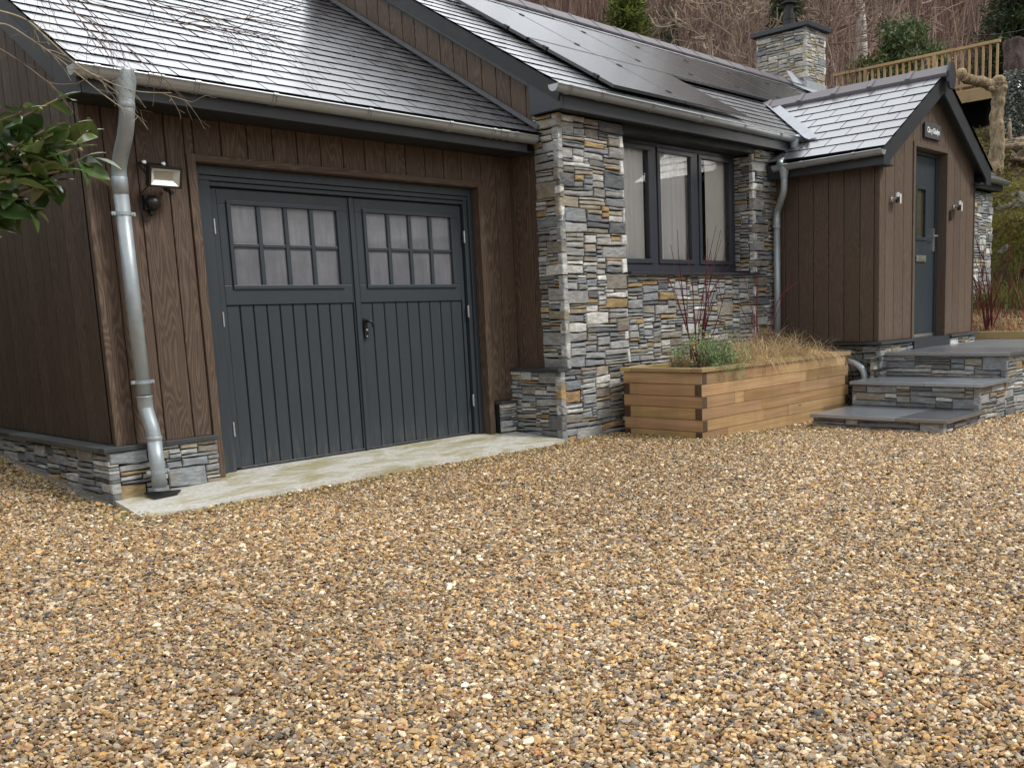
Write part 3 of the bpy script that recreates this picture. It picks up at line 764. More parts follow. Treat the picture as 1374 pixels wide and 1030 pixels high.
# stepped frame
gd.box((.709, .07, z0), (.765, .16, 2.139)); gd.box((.765, .09, z0), (.846, .17, 2.08))
gd.box((3.165, .07, z0), (3.210, .16, 2.139)); gd.box((3.121, .09, z0), (3.165, .17, 2.08))
gd.box((.765, .075, 2.072), (3.165, .16, 2.139)); gd.box((.765, .083, 2.036), (3.165, .17, 2.068)); gd.box((.846, .094, 2.002), (3.121, .17, 2.032))
gd.box((.72, .15, -.02), (3.2, .22, 2.13))
door = gd.build('garage_door', M['charcoal'], house, bevel=.004)
def leafdoor(x0, x1, px0, px1, meet_left, gx):
    mb = MB(); y = .121; t = .045; zb, zt = .002, 1.993
    zm = 1.183; pz0, pz1 = 1.294, 1.915
    b = .03                                                   # frame of the sash, round the pane field
    mb.box((x0, y, zb), (x1, y + t, zb + .015))
    # stiles and rails in front of the recessed board panel
    mb.box((x0, y, zb), (gx[0], y + t, zt)); mb.box((gx[-1], y, zb), (x1, y + t, zt))
    mb.box((gx[0], y, zm), (gx[-1], y + t, pz0 + b)); mb.box((gx[0], y, pz1 - b), (gx[-1], y + t, zt))
    mb.box((gx[0], y, pz0 + b), (px0 + b, y + t, pz1 - b)); mb.box((px1 - b, y, pz0 + b), (gx[-1], y + t, pz1 - b))
    # raised bead round the panes
    for a, c in (((px0, pz0), (px1, pz0 + b)), ((px0, pz1 - b), (px1, pz1)), ((px0, pz0 + b), (px0 + b, pz1 - b)), ((px1 - b, pz0 + b), (px1, pz1 - b))):
        mb.box((a[0], y - .014, a[1]), (c[0], y - .001, c[1]))
    # glazing bars
    pw = (px1 - px0 - 2 * b)
    for i in (1, 2, 3):
        xc = px0 + b + pw * i / 4; mb.box((xc - .0165, y - .004, pz0 + b), (xc + .0165, y + .03, pz1 - b))
    zc = (pz0 + pz1) / 2
    for i in range(4):
        xa_ = px0 + b + pw * i / 4 + (.0165 if i else 0); xb_ = px0 + b + pw * (i + 1) / 4 - (.0165 if i < 3 else 0)
        mb.box((xa_, y - .003, zc - .013), (xb_, y + .03, zc + .013))
    lf = mb.build('door_leaf', M['charcoal'], door, bevel=.004)
    mb = MB()                                                  # tongue-and-groove boards
    yb = y + .012
    for a, c in zip(gx[:-1], gx[1:]):
        mb.add([(a + .0005, yb + .012, zb + .003), (a + .007, yb, zb + .003), (c - .007, yb, zb + .003), (c - .0005, yb + .012, zb + .003),
                (a + .0005, yb + .012, zm + .02), (a + .007, yb, zm - .008), (c - .007, yb, zm - .008), (c - .0005, yb + .012, zm + .02)],
               [(0, 1, 5, 4), (1, 2, 6, 5), (2, 3, 7, 6), (5, 6, 7, 4)])
    mb.build('board_panel', M['charcoal'], door)
    mb = MB(); mb.box((px0 + b - .004, y + .012, pz0 + b - .004), (px1 - b + .004, y + .018, pz1 - b + .004)); mb.build('net_pane', M['net'], door)
leafdoor(.857, 1.979, .963, 1.885, False, [.90] + [.90 + .106 * i for i in range(1, 10)] + [1.962])
leafdoor(1.987, 3.111, 2.098, 3.018, True, [2.03] + [2.142 + .1168 * i for i in range(0, 8)] + [3.078])
mb = MB(); mb.box((1.974, .108, .002), (2.012, .120, 1.993)); mb.build('meeting_strip', M['charcoal'], door, bevel=.004)
for x in (.8515, 3.1155):
    for z in (1.727, 1.085, .300):
        mb = MB(); mb.lathe([(.0055, -.052), (.0075, -.05), (.0075, -.018), (.006, -.017), (.006, -.015), (.0075, -.014), (.0075, .018), (.006, .019), (.0075, .02), (.0075, .05), (.005, .053)], (x, .088, z), 8)
        mb.box((x - .004, .088, z - .045), (x + .004, .1, z + .045)); mb.build('hinge', M['steel'], door, smooth=False)
mb = MB()
mb.box((2.038, .110, .895), (2.072, .1195, 1.06)); mb.lathe([(.012, 0), (.012, .045), (.010, .05)], (2.055, .112, 1.035), 10, ax=(0, -1, 0))
mb.tube(smooth_path([(2.055, .068, 1.035), (2.068, .062, 1.030), (2.085, .060, 1.012), (2.090, .062, .985)]), [.012] * 18 + [.009], 8)
mb.build('handle', M['black'], door, bevel=.003)
mb = MB(); mb.lathe([(.009, 0), (.009, .012), (.004, .014)], (2.055, .1105, .965), 10, ax=(0, -1, 0)); mb.cut(); mb.lathe([(.006, 0), (.006, .008)], (2.055, .1105, .915), 10, ax=(0, -1, 0))
mb.build('key_barrel', M['steel'], door)

# --- garage roof, fascia, bargeboard, gutter
mb = MB()
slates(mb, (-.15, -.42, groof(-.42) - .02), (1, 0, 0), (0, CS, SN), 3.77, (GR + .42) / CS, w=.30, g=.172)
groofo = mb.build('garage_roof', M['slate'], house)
mb = MB()
mb.prism([(-.14, -.38, groof(-.38) - .028), (-.14, GR, groof(GR) - .028), (-.14, GR, groof(GR) - .13), (-.14, -.33, groof(-.33) - .13)], (3.76, 0, 0))
mb.prism([(-.14, GB + .4, groof(-.4) - .02), (-.14, GR, groof(GR) - .02), (-.14, GR, groof(GR) - .14), (-.14, GB + .4, groof(-.4) - .14)], (3.76, 0, 0))
mb.build('roof_deck', M['soffit'], groofo)
mb = MB()
x = -.15
while x < 3.6:
    l = min(.45, 3.62 - x)
    mb.prism([(x, GR - .15, groof(GR - .15) + .012), (x, GR, groof(GR) + .06), (x, GR + .15, groof(GR - .15) + .012), (x, GR + .14, groof(GR - .15) - .01), (x, GR, groof(GR) + .03), (x, GR - .14, groof(GR - .15) - .01)], (l - .006, 0, 0)); x += l
mb.build('ridge_tile', M['ridge'], groofo)
mb = MB()   # stepped soakers where the slates meet the gable wall
s = 0
while s < (GR + .35) / CS:
    y = -.40 + s * CS; z = groof(y) + .012
    mb.prism([(3.575, y, z), (3.600, y, z), (3.600, y + .17 * CS, z + .17 * SN), (3.575, y + .17 * CS, z + .17 * SN)], (0, -.02, .03)); s += .172
mb.build('soaker', plain('lead_soaker', (.10, .105, .118), .5, var=.4, vs=12), groofo)
mb = MB(); mb.box((-.105, -.357, 2.412), (3.497, -.333, 2.56)); mb.build('fascia_board', M['fascia'], house, bevel=.003)
mb = MB(); mb.box((-.105, -.331, 2.421), (3.60, -.022, 2.435)); mb.box((3.40, -.35, 2.414), (3.60, -.02, 2.4205)); mb.build('soffit_board', M['soffit'], house)
def barge(name, x, dx, yf, ye, zb, lower, upper, yr, m):
    mb = MB(); poly = [(x, yf, zb), (x, ye, zb), (x, ye, lower(ye)), (x, yr, lower(yr)), (x, yr, upper(yr)), (x, yf, upper(yf))]
    # split in convex pieces: end box and raking board
    mb.prism([(x, yf, zb), (x, ye, zb), (x, ye, upper(ye)), (x, yf, upper(yf))], (dx, 0, 0))
    mb.prism([(x, ye + .003, lower(ye + .003)), (x, yr, lower(yr)), (x, yr, upper(yr)), (x, ye + .003, upper(ye + .003))], (dx, 0, 0))
    return mb.build(name, M[m], house, bevel=.003)
barge('bargeboard', -.13, .022, -.358, -.025, 2.411, lambda y: 2.553 + .59 * y, lambda y: groof(y) - .022, GR, 'fascia')
mb = MB(); mb.prism([(-.106, -.02, gunder(-.02) - .005), (-.106, GR, gunder(GR) - .005), (-.106, GR, gunder(GR) - .02), (-.106, -.02, gunder(-.02) - .02)], (.104, 0, 0)); mb.build('verge_soffit', M['soffit'], house)
mb = MB(); G0, G1 = (-.165, -.398, 2.548), (3.535, -.398, 2.536)
gutter(mb, G0, G1, (0, -1, 0)); gg = mb.build('gutter', M['gutter'], house)
mb = MB(); straps(mb, G0, G1, (0, -1, 0), [.12, .72, 1.25, 2.0, 2.75, 3.2, 3.45]); mb.build('gutter_bracket', M['gutter'], gg)
mb = MB(); straps(mb, G0, G1, (0, -1, 0), [.46, 3.32], wdt=.06, r=.060); mb.build('gutter_union', M['gutter'], gg)

# --- garage downpipe
def brk(name, c, r, parent, m='zinc', d=(0, 1, 0)):
    mb = MB(); c = Vector(c); mb.lathe([(r + .001, -.011), (r + .0045, -.011), (r + .0045, .011), (r + .001, .011)], c, 16)
    for sx in (-1, 1):
        mb.box((c.x + sx * (r + .002), c.y - .006, c.z - .011), (c.x + sx * (r + .028), c.y + .010, c.z + .011))
        mb.lathe([(.005, 0), (.005, .006)], (c.x + sx * (r + .017), c.y - .006, c.z), 8, ax=(0, -1, 0))
    return mb.build(name, M[m], parent, bevel=0)
P1 = [(.125, -.398, 2.49), (.125, -.398, 2.38), (.128, -.385, 2.31), (.138, -.30, 2.20), (.150, -.19, 2.115), (.157, -.118, 2.03), (.158, -.105, 1.93)]
mb = MB(); pts = smooth_path(P1); mb.tube(pts, .044, 20); 
mb.lathe([(.078, .065), (.078, .05), (.070, 0), (.052, -.085), (.047, -.115), (.0485, -.13), (.0485, -.15), (.044, -.155)], (.125, -.398, 2.50), 20)
mb.tube([(.158, -.105, 1.95), (.165, -.105, .62)], .0445, 20); mb.lathe([(.0475, -.05), (.0475, .05), (.0455, .055)], (.158, -.105, 1.93), 20)
mb.lathe([(.0455, -.04), (.0475, -.035), (.0475, .03), (.050, .032), (.050, .038), (.0455, .04)], (.166, -.105, .57), 20)
mb.tube(smooth_path([(.165, -.105, .60), (.166, -.106, .54), (.170, -.125, .47), (.174, -.150, .40), (.175, -.158, .35), (.176, -.16, .30)]), .0447, 20)
mb.tube([(.176, -.16, .32), (.178, -.16, .012)], .0452, 20); mb.lathe([(.0475, -.012), (.049, -.008), (.049, .008), (.0475, .012)], (.1765, -.16, .335), 20)
dp = mb.build('downpipe', M['zinc'], house, smooth=True)
brk('pipe_bracket', (.160, -.105, 1.76), .0445, dp); brk('pipe_bracket', (.1655, -.105, .70), .0445, dp); brk('pipe_bracket', (.178, -.16, .115), .0452, dp)
mb = MB(); mb.prism([(.10, -.245, -.050), (.25, -.245, -.042), (.31, -.17, -.036), (.10, -.10, -.03)], (0, 0, .012)); mb.build('drain_mouth', M['black'], dp)

# --- gable wall of the main house above the garage, with its return down to the pier
mb = MB(); gb = [-.335, -.24, -.052, .129, .315, .506, .688, .875, 1.053, 1.235, 1.421, 1.613, 1.793, 1.977, 2.166, 2.324, 2.45]
boards(mb, (LG, 0, 0), (0, 1, 0), (-1, 0, 0), gb, lambda u: (.54 if u < 0 else 1.2), lambda u: munder(u) - .0)
mb.prism([(LG + .018, -.33, .3), (LG + .018, MR, .3), (LG + .018, MR, munder(MR)), (LG + .018, -.33, munder(-.33))], (.09, 0, 0))
mb.prism([(LG + .018, 2 * MR + .6, .3), (LG + .018, MR, .3), (LG + .018, MR, munder(MR)), (LG + .018, 2 * MR + .6, munder(-.6))], (.09, 0, 0))
mb.build('gable_cladding', M['clad'], house)
barge('bargeboard', 3.531, .028, -.747, -.367, 2.72, lambda y: 3.17 + .597 * y, lambda y: mroof(y) - .018, MR, 'fascia')
mb = MB(); mb.prism([(3.56, -.36, munder(-.36) - .003), (3.56, MR, munder(MR) - .003), (3.56, MR, munder(MR) - .02), (3.56, -.36, munder(-.36) - .02)], (.055, 0, 0)); mb.build('verge_soffit', M['soffit'], house)

# --- stone walls of the main house
mb = MB(); zb = -.12
PX0 = 3.60
rubble(mb, (PX0 - .095, PF + .02, zb), (1, 0, 0), (0, -1, 0), .95, .672, quoinL='white', wr=(.15, .42))
rubble(mb, (PX0, PF + .02, .556), (1, 0, 0), (0, -1, 0), 4.478 - PX0, 2.72 - .556, quoinL='white', quoinR='white', wr=(.14, .40))
rubble(mb, (PX0 + .02, -.325, .556), (0, -1, 0), (-1, 0, 0), .30, 2.72 - .556, quoinR='s', wr=(.08, .2))
rubble(mb, (PX0 - .075, .02, zb), (0, -1, 0), (-1, 0, 0), .655, .655, quoinR='s', wr=(.08, .36), hr=[(.025, 5), (.0375, 6), (.05, 6), (.0625, 3), (.09, 2)])
rubble(mb, (4.455, PF + .02, zb), (1, 0, 0), (0, -1, 0), 2.66, .672, wr=(.09, .40))
rubble(mb, (4.478, PF + .02, .556), (1, 0, 0), (0, -1, 0), 6.635 - 4.478, 1.385 - .556, wr=(.09, .38))
rubble(mb, (6.635, PF + .02, .556), (1, 0, 0), (0, -1, 0), .47, 2.72 - .556, wr=(.07, .24), quoinL='white')
rubble(mb, (6.655, -.33, 1.42), (0, -1, 0), (-1, 0, 0), .27, 1.23, wr=(.08, .27))
rubble(mb, (4.46, PF + .02, 1.42), (0, 1, 0), (1, 0, 0), .27, 1.23, wr=(.08, .27))
wall = mb.build('stone_wall', M['stone'], house)
mb = MB()
mb.box((PX0 + .026, PF + .027, zb), (4.462, -.33, 2.73)); mb.box((4.463, PF + .027, zb), (6.65, -.30, 1.384)); mb.box((6.652, PF + .027, zb), (7.12, -.30, 2.73))
mb.box((PX0 - .07, PF + .032, zb), (PX0 + .0, .0, .53)); mb.box((PX0 + .045, -.335, zb), (4.45, -.26, 2.72))
mb.build('wall_core', M['gap'], house)
mb = MB(); mb.prism([(PX0 - .115, PF - .012, .534), (PX0 + .012, PF - .012, .534), (PX0 + .012, -.0, .534), (PX0 - .115, -.0, .534)], (0, 0, .028)); mb.build('plinth_coping', M['cap'], house, bevel=.003)
# right-hand wall beyond the porch
mb = MB(); rubble(mb, (9.70, PF + .02, .2), (1, 0, 0), (0, -1, 0), 4.07, 2.5, quoinR='white', wr=(.15, .42), k=1.15)
rubble(mb, (13.75, PF + .02, .2), (0, 1, 0), (1, 0, 0), 1.2, 2.5, wr=(.08, .34))
mb.build('stone_wall', M['stone'], house)
mb = MB(); mb.box((9.6, PF + .027, 0), (13.745, -.3, 2.72)); mb.build('wall_core', M['gap'], house)

# --- window: frame, panes, sill, lintel
WY = -.375
mb = MB()
X0, X1, ZB, ZT = 4.478, 6.632, 1.418, 2.70
fw = .055
mb.box((X0, WY, ZB), (X1, WY + .07, ZB + .075)); mb.box((X0, WY, ZT - .07), (X1, WY + .07, ZT))
mul_x = [4.478, 5.205, 5.905, 6.632]
for i, x in enumerate(mul_x):
    a = x - (.0 if i == 0 else .048); b = x + (.0 if i == 3 else .048)
    if i == 0: b = x + .06
    if i == 3: a = x - .06
    mb.box((a, WY + .001, ZB + .075), (b, WY + .069, ZT - .07))
win = mb.build('window', M['frame'], house, bevel=.004)
for i in range(3):
    a = mul_x[i] + (.062 if i == 0 else .05); b = mul_x[i + 1] - (.062 if i == 2 else .05)
    mb = MB(); z0_, z1_ = ZB + .078, ZT - .073; s = .046
    mb.box((a, WY - .014, z0_), (b, WY + .04, z0_ + s)); mb.box((a, WY - .014, z1_ - s), (b, WY + .04, z1_))
    mb.box((a, WY - .0135, z0_ + s), (a + s, WY + .04, z1_ - s)); mb.box((b - s, WY - .0135, z0_ + s), (b, WY + .04, z1_ - s))
    mb.build('casement_frame', M['frame'], win, bevel=.005)
    mb = MB(); mb.add([(a + s - .004, WY + .01, z0_ + s - .004), (b - s + .004, WY + .01, z0_ + s - .004), (b - s + .004, WY + .01, z1_ - s + .004), (a + s - .004, WY + .01, z1_ - s + .004)], [(0, 1, 2, 3)]); mb.build('pane', M['glass'], win)
mb = MB(); mb.prism([(4.482, -.36, 1.415), (4.482, PF - .045, 1.400), (4.482, PF - .045, 1.372), (4.482, -.36, 1.386)], (2.150, 0, 0)); mb.prism([(6.633, PF - .002, 1.414), (6.633, PF - .045, 1.400), (6.633, PF - .045, 1.372), (6.633, PF - .002, 1.386)], (.06, 0, 0))
mb.build('window_sill', M['frame'], win, bevel=.003)
mb = MB(); mb.box((4.47, PF + .0, 2.665), (6.65, -.30, 2.726)); mb.build('lintel', M['soffit'], house)
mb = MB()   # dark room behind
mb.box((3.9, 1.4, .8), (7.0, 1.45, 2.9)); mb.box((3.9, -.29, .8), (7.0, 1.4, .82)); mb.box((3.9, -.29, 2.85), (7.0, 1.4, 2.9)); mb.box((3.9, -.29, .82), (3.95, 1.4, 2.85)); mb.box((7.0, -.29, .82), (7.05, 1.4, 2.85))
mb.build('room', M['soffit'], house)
def drape(name, x0, x1, y, z0, z1, waves, amp, m, lab):
    mb = MB(); n = int(waves * 10)
    top = []; bot = []
    for i in range(n + 1):
        t = i / n; x = lerp(x0, x1, t); ph = t * waves * 2 * PI
        yy = y + amp * math.sin(ph) + amp * .5 * math.sin(ph * 2.3 + 1); top.append((x, yy, z1)); bot.append((x + .01 * math.sin(ph * .7), yy + amp * .4 * math.sin(ph * .5), z0))
    m_ = n + 1; mb.add(top + bot, [(i, i + 1, m_ + i + 1, m_ + i) for i in range(n)])
    o = mb.build(name, M[m], smooth=True); return tag(o, lab, 'curtain')
drape('curtain', 4.46, 5.12, WY + .065, 1.2, 2.72, 7, .012, 'curtain', 'white curtain behind the window pane nearest the garage')
drape('curtain', 5.22, 5.98, WY + .065, 1.2, 2.72, 8, .012, 'curtain', 'white curtain hanging behind the middle casement of the window')
mb = MB(); mb.box((6.18, WY + .075, 1.3), (6.60, WY + .078, 2.72))
tag(mb.build('roller_blind', M['blind']), 'cream blind down behind the window pane nearest the porch', 'blind')

# --- main roof
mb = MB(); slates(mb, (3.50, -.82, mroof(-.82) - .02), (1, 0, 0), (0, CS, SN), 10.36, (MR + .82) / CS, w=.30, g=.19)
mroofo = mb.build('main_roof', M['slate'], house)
mb = MB()
mb.prism([(3.52, -.76, mroof(-.76) - .03), (3.52, MR, mroof(MR) - .03), (3.52, MR, mroof(MR) - .17), (3.52, -.72, mroof(-.72) - .17)], (10.33, 0, 0))
mb.prism([(3.52, 5.7, mroof(-.8) - .02), (3.52, MR, mroof(MR) - .02), (3.52, MR, mroof(MR) - .17), (3.52, 5.7, mroof(-.8) - .17)], (10.33, 0, 0))
mb.build('roof_deck', M['soffit'], mroofo)
mb = MB(); x = 3.50
while x < 13.8:
    l = .45
    if 12.6 < x + l / 2 < 13.5: mb.cut()
    if not (12.6 < x + l / 2 < 13.5):
        z = mroof(MR)
        mb.prism([(x, MR - .16, z - .075), (x, MR, z + .055), (x, MR + .16, z - .075), (x, MR + .15, z - .10), (x, MR, z + .02), (x, MR - .15, z - .10)], (l - .004, 0, 0), mul((1, 1, 1), 1))
        mb.prism([(x - .012, MR - .168, z - .078), (x - .012, MR, z + .066), (x - .012, MR + .168, z - .078), (x - .012, MR + .15, z - .10), (x - .012, MR, z + .02), (x - .012, MR - .15, z - .10)], (.03, 0, 0))
    x += l
mb.build('ridge_tile', M['ridge'], mroofo)
mb = MB(); mb.box((3.561, -.748, 2.72), (7.30, -.725, 2.88)); mb.cut(); mb.box((9.45, -.748, 2.72), (13.80, -.725, 2.88)); mb.box((13.801, -.748, 2.72), (13.82, -.40, 2.86)); mb.build('fascia_board', M['fascia'], house, bevel=.003)
mb = MB(); mb.box((3.56, -.724, 2.727), (7.30, -.36, 2.74)); mb.cut(); mb.box((9.45, -.724, 2.727), (13.80, -.36, 2.74)); mb.build('soffit_board', M['soffit'], house)
mb = MB(); G0, G1 = (3.40, -.79, 2.885), (7.385, -.79, 2.862); gutter(mb, G0, G1, (0, -1, 0), r=.055); gg = mb.build('gutter', M['gutter'], house)
mb = MB(); straps(mb, G0, G1, (0, -1, 0), [.16, .55, 1.25, 2.0, 2.75, 3.45, 3.8], r=.0575); mb.build('gutter_bracket', M['gutter'], gg)
mb = MB(); G0, G1 = (9.5, -.79, 2.875), (13.86, -.79, 2.862); gutter(mb, G0, G1, (0, -1, 0), r=.055); gg = mb.build('gutter', M['gutter'], house); mb = MB(); straps(mb, G0, G1, (0, -1, 0), [.5, 1.5, 2.5, 3.5, 4.1], r=.0575); mb.build('gutter_bracket', M['gutter'], gg)

# --- porch
QX0, QX1, QY = 7.10, 9.70, -1.85; QC = (QX0 + QX1) / 2 - .01; PS = math.tan(rad(32))
QE = 6.90                                       # eave x
def proof_z(x): return 2.60 + PS * (min(x, 2 * QC - x) - QE)
def punder(x): return proof_z(x) - .15
mb = MB()
boards(mb, (QX0, 0, 0), (0, 1, 0), (-1, 0, 0), [QY + .03, -1.79, -1.63, -1.444, -1.262, -1.078, -.894, -.72, -.60], lambda u: .625, lambda u: 2.46, bright=.85)  # left-facing boards tinted down, some shade painted into them
fx = [QX0 + .04, 7.236, 7.449, 7.678, 7.900]
hi = lambda u: punder(u) + .02
boards(mb, (0, QY, 0), (1, 0, 0), (0, -1, 0), fx, lambda u: .625, hi, bright=1.0)
ffx = [7.900, 8.09, 8.28, 8.39, 8.58, 8.77, 8.87]
boards(mb, (0, QY, 0), (1, 0, 0), (0, -1, 0), ffx, lambda u: 2.752, hi, bright=.95)
boards(mb, (0, QY, 0), (1, 0, 0), (0, -1, 0), [8.87, 9.06, 9.25, 9.44, QX1 - .03], lambda u: .625, hi, bright=1.05)
boards(mb, (QX1, 0, 0), (0, -1, 0), (1, 0, 0), [.6, .8, 1.0, 1.2, 1.4, 1.6, 1.82], lambda u: .625, lambda u: 2.46)
mb.prism([(QX0 + .02, QY + .02, .6), (7.895, QY + .02, .6), (7.895, QY + .02, punder(7.895)), (QX0 + .02, QY + .02, punder(QX0))], (0, .06, 0))
mb.prism([(8.875, QY + .02, .6), (QX1 - .02, QY + .02, .6), (QX1 - .02, QY + .02, punder(QX1)), (8.875, QY + .02, punder(8.875))], (0, .06, 0))
mb.prism([(7.895, QY + .02, 2.74), (8.875, QY + .02, 2.74), (8.875, QY + .02, punder(8.875)), (QC, QY + .02, punder(QC)), (7.895, QY + .02, punder(7.895))], (0, .06, 0))
mb.box((QX0 + .02, QY + .08, .6), (QX0 + .08, -.58, 2.5)); mb.box((QX1 - .08, QY + .08, .6), (QX1 - .02, -.58, 2.5))
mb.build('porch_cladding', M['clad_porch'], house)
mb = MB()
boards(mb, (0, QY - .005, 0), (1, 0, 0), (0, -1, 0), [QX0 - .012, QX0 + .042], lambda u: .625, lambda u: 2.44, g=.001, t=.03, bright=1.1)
boards(mb, (QX0 - .012, 0, 0), (0, 1, 0), (-1, 0, 0), [QY - .005, QY + .035], lambda u: .625, lambda u: 2.44, g=.001, t=.03, bright=.75)  # left return darker than the front strip: painted shade
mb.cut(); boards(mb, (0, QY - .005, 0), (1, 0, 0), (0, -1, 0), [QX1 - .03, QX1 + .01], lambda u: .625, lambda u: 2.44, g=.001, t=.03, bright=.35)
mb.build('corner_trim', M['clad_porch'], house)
# porch roof
LR = (QC - QE) / math.cos(rad(32)); ry0, ry1 = -2.005, .35
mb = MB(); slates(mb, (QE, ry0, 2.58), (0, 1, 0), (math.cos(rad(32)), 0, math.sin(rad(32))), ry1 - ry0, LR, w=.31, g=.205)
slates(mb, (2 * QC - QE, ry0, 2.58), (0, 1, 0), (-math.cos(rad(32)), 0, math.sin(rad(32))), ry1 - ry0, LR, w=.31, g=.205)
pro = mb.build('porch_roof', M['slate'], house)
mb = MB()
for sgn in (1, -1):
    X = lambda x: x if sgn > 0 else 2 * QC - x
    mb.prism([(X(QE + .04), ry0 + .03, proof_z(QE + .04) - .028), (X(QC), ry0 + .03, proof_z(QC) - .028), (X(QC), ry0 + .03, proof_z(QC) - .13), (X(QE + .09), ry0 + .03, proof_z(QE + .09) - .13)], (0, ry1 - ry0 - .03, 0))
mb.build('roof_deck', M['soffit'], pro)
mb = MB(); y = ry0 - .045; zr = proof_z(QC)
while y < .28:
    l = .46
    for (a, b, o) in ((0, l - .004, 0), (l - .05, l + .002, .012)):
        mb.prism([(QC - .13 - o, y + a, zr - .055 + o), (QC - .02, y + a, zr + .045 + o), (QC + .02, y + a, zr + .045 + o), (QC + .13 + o, y + a, zr - .055 + o), (QC + .12, y + a, zr - .085), (QC, y + a, zr + .0), (QC - .12, y + a, zr - .085)][:4] + [(QC + .12, y + a, zr - .085), (QC - .12, y + a, zr - .085)], (0, b - a, 0))
    y += l
mb.build('ridge_tile', M['ridge'], pro)
mb = MB(); mb.prism([(QC - .10, ry0 - .07, zr - .03), (QC - .045, ry0 - .07, zr + .07), (QC + .045, ry0 - .07, zr + .07), (QC + .10, ry0 - .07, zr - .03), (QC + .10, ry0 - .07, zr - .14), (QC + .06, ry0 - .07, zr - .21), (QC - .06, ry0 - .07, zr - .21), (QC - .10, ry0 - .07, zr - .14)], (0, .03, 0)); mb.build('ridge_end_cap', M['fascia'], pro, bevel=.004)
mb = MB(); BY = -1.985
for sgn in (1, -1):
    X = lambda x: x if sgn > 0 else 2 * QC - x
    mb.prism([(X(QE + .012), BY, 2.405), (X(QE + .16), BY, 2.405), (X(QE + .16), BY, proof_z(QE + .16) - .026), (X(QE + .012), BY, proof_z(QE + .012) - .026)], (0, .025, 0))
    low = lambda x: proof_z(x) - .24
    mb.prism([(X(QE + .161), BY, low(QE + .161)), (X(QC - .002), BY, low(QC)), (X(QC - .002), BY, proof_z(QC) - .026), (X(QE + .161), BY, proof_z(QE + .161) - .026)], (0, .025, 0))
mb.build('bargeboard', M['fascia'], house, bevel=.003)
mb = MB()
for sgn in (1, -1):
    X = lambda x: x if sgn > 0 else 2 * QC - x
    mb.prism([(X(QE + .16), BY + .026, punder(QE + .16) + .0), (X(QC), BY + .026, punder(QC)), (X(QC), BY + .026, punder(QC) - .012), (X(QE + .16), BY + .026, punder(QE + .16) - .012)], (0, QY - BY - .03, 0))
    mb.box((X(QE + .04), BY + .026, 2.41), (X(QX0 + .09), QY - .012, 2.424))
    mb.box((X(QE + .04), QY - .01, 2.44), (X(QX0 - .0), -.62, 2.452))
mb.build('soffit_board', M['soffit'], house)
mb = MB(); mb.box((QE + .02, BY + .026, 2.405), (QE + .042, -.60, 2.56)); mb.cut(); mb.box((2 * QC - QE - .042, BY + .026, 2.405), (2 * QC - QE - .02, -.60, 2.56)); mb.build('fascia_board', M['fascia'], house, bevel=.003)
mb = MB(); G0, G1 = (6.862, -2.0, 2.542), (6.862, -.74, 2.522); gutter(mb, G0, G1, (-1, 0, 0), r=.05); gg = mb.build('gutter', M['gutter'], house)
mb = MB(); straps(mb, G0, G1, (-1, 0, 0), [.30, .9], r=.0525); mb.build('gutter_bracket', M['gutter'], gg)
# valley flashing
mb = MB()
for sgn in (1, -1):
    X = lambda x: x if sgn > 0 else 2 * QC - x
    def vy(x): return (proof_z(x) - 2.937) / SL - .744          # valley line: porch plane meets main plane
    n = 8; vs = []
    for i in range(n + 1):
        x = lerp(QE + .35, QC - .02, i / n); y = vy(x); z = proof_z(x) + .012
        vs += [(X(x - .10), y, mroof(y) + .016), (X(x), y, z - .004), (X(x), y - .11, z + .012)]
    fs = []
    for i in range(n): fs += [(3 * i, 3 * i + 1, 3 * i + 4, 3 * i + 3), (3 * i + 1, 3 * i + 2, 3 * i + 5, 3 * i + 4)]
    mb.add(vs, fs)
mb.build('valley_flashing', M['lead'], pro)
# rain pipe between main gutter, porch gutter and ground
mb = MB(); r = .036
mb.lathe([(.062, .055), (.058, .0), (.042, -.075), (.040, -.10), (.036, -.105)], (7.20, -.79, 2.83), 16)
mb.tube(smooth_path([(7.20, -.79, 2.74), (7.17, -.79, 2.68), (7.06, -.795, 2.62), (6.93, -.80, 2.585), (6.87, -.80, 2.55)]), r, 14)
mb.lathe([(.060, .05), (.056, 0), (.042, -.07), (.040, -.10), (.036, -.105)], (6.865, -.86, 2.49), 16)
mb.tube(smooth_path([(6.865, -.86, 2.42), (6.865, -.86, 2.33), (6.875, -.845, 2.25), (6.93, -.77, 2.15), (6.985, -.70, 2.07), (6.995, -.685, 1.98)]), r, 14)
mb.lathe([(.039, -.05), (.041, -.045), (.041, .045), (.039, .05)], (6.995, -.685, 1.95), 14)
mb.tube([(6.995, -.685, 1.99), (6.995, -.685, .46)], r, 14)
mb.tube(smooth_path([(6.995, -.685, .50), (6.995, -.70, .42), (6.975, -.85, .46), (6.96, -1.10, .45), (6.955, -1.45, .43), (6.955, -1.60, .41), (6.955, -1.70, .37), (6.955, -1.755, .30), (6.955, -1.77, .20), (6.955, -1.77, .0)]), r, 14)
dp2 = mb.build('downpipe', M['zinc'], house, smooth=True)
brk('pipe_bracket', (6.995, -.685, 1.90), .037, dp2)
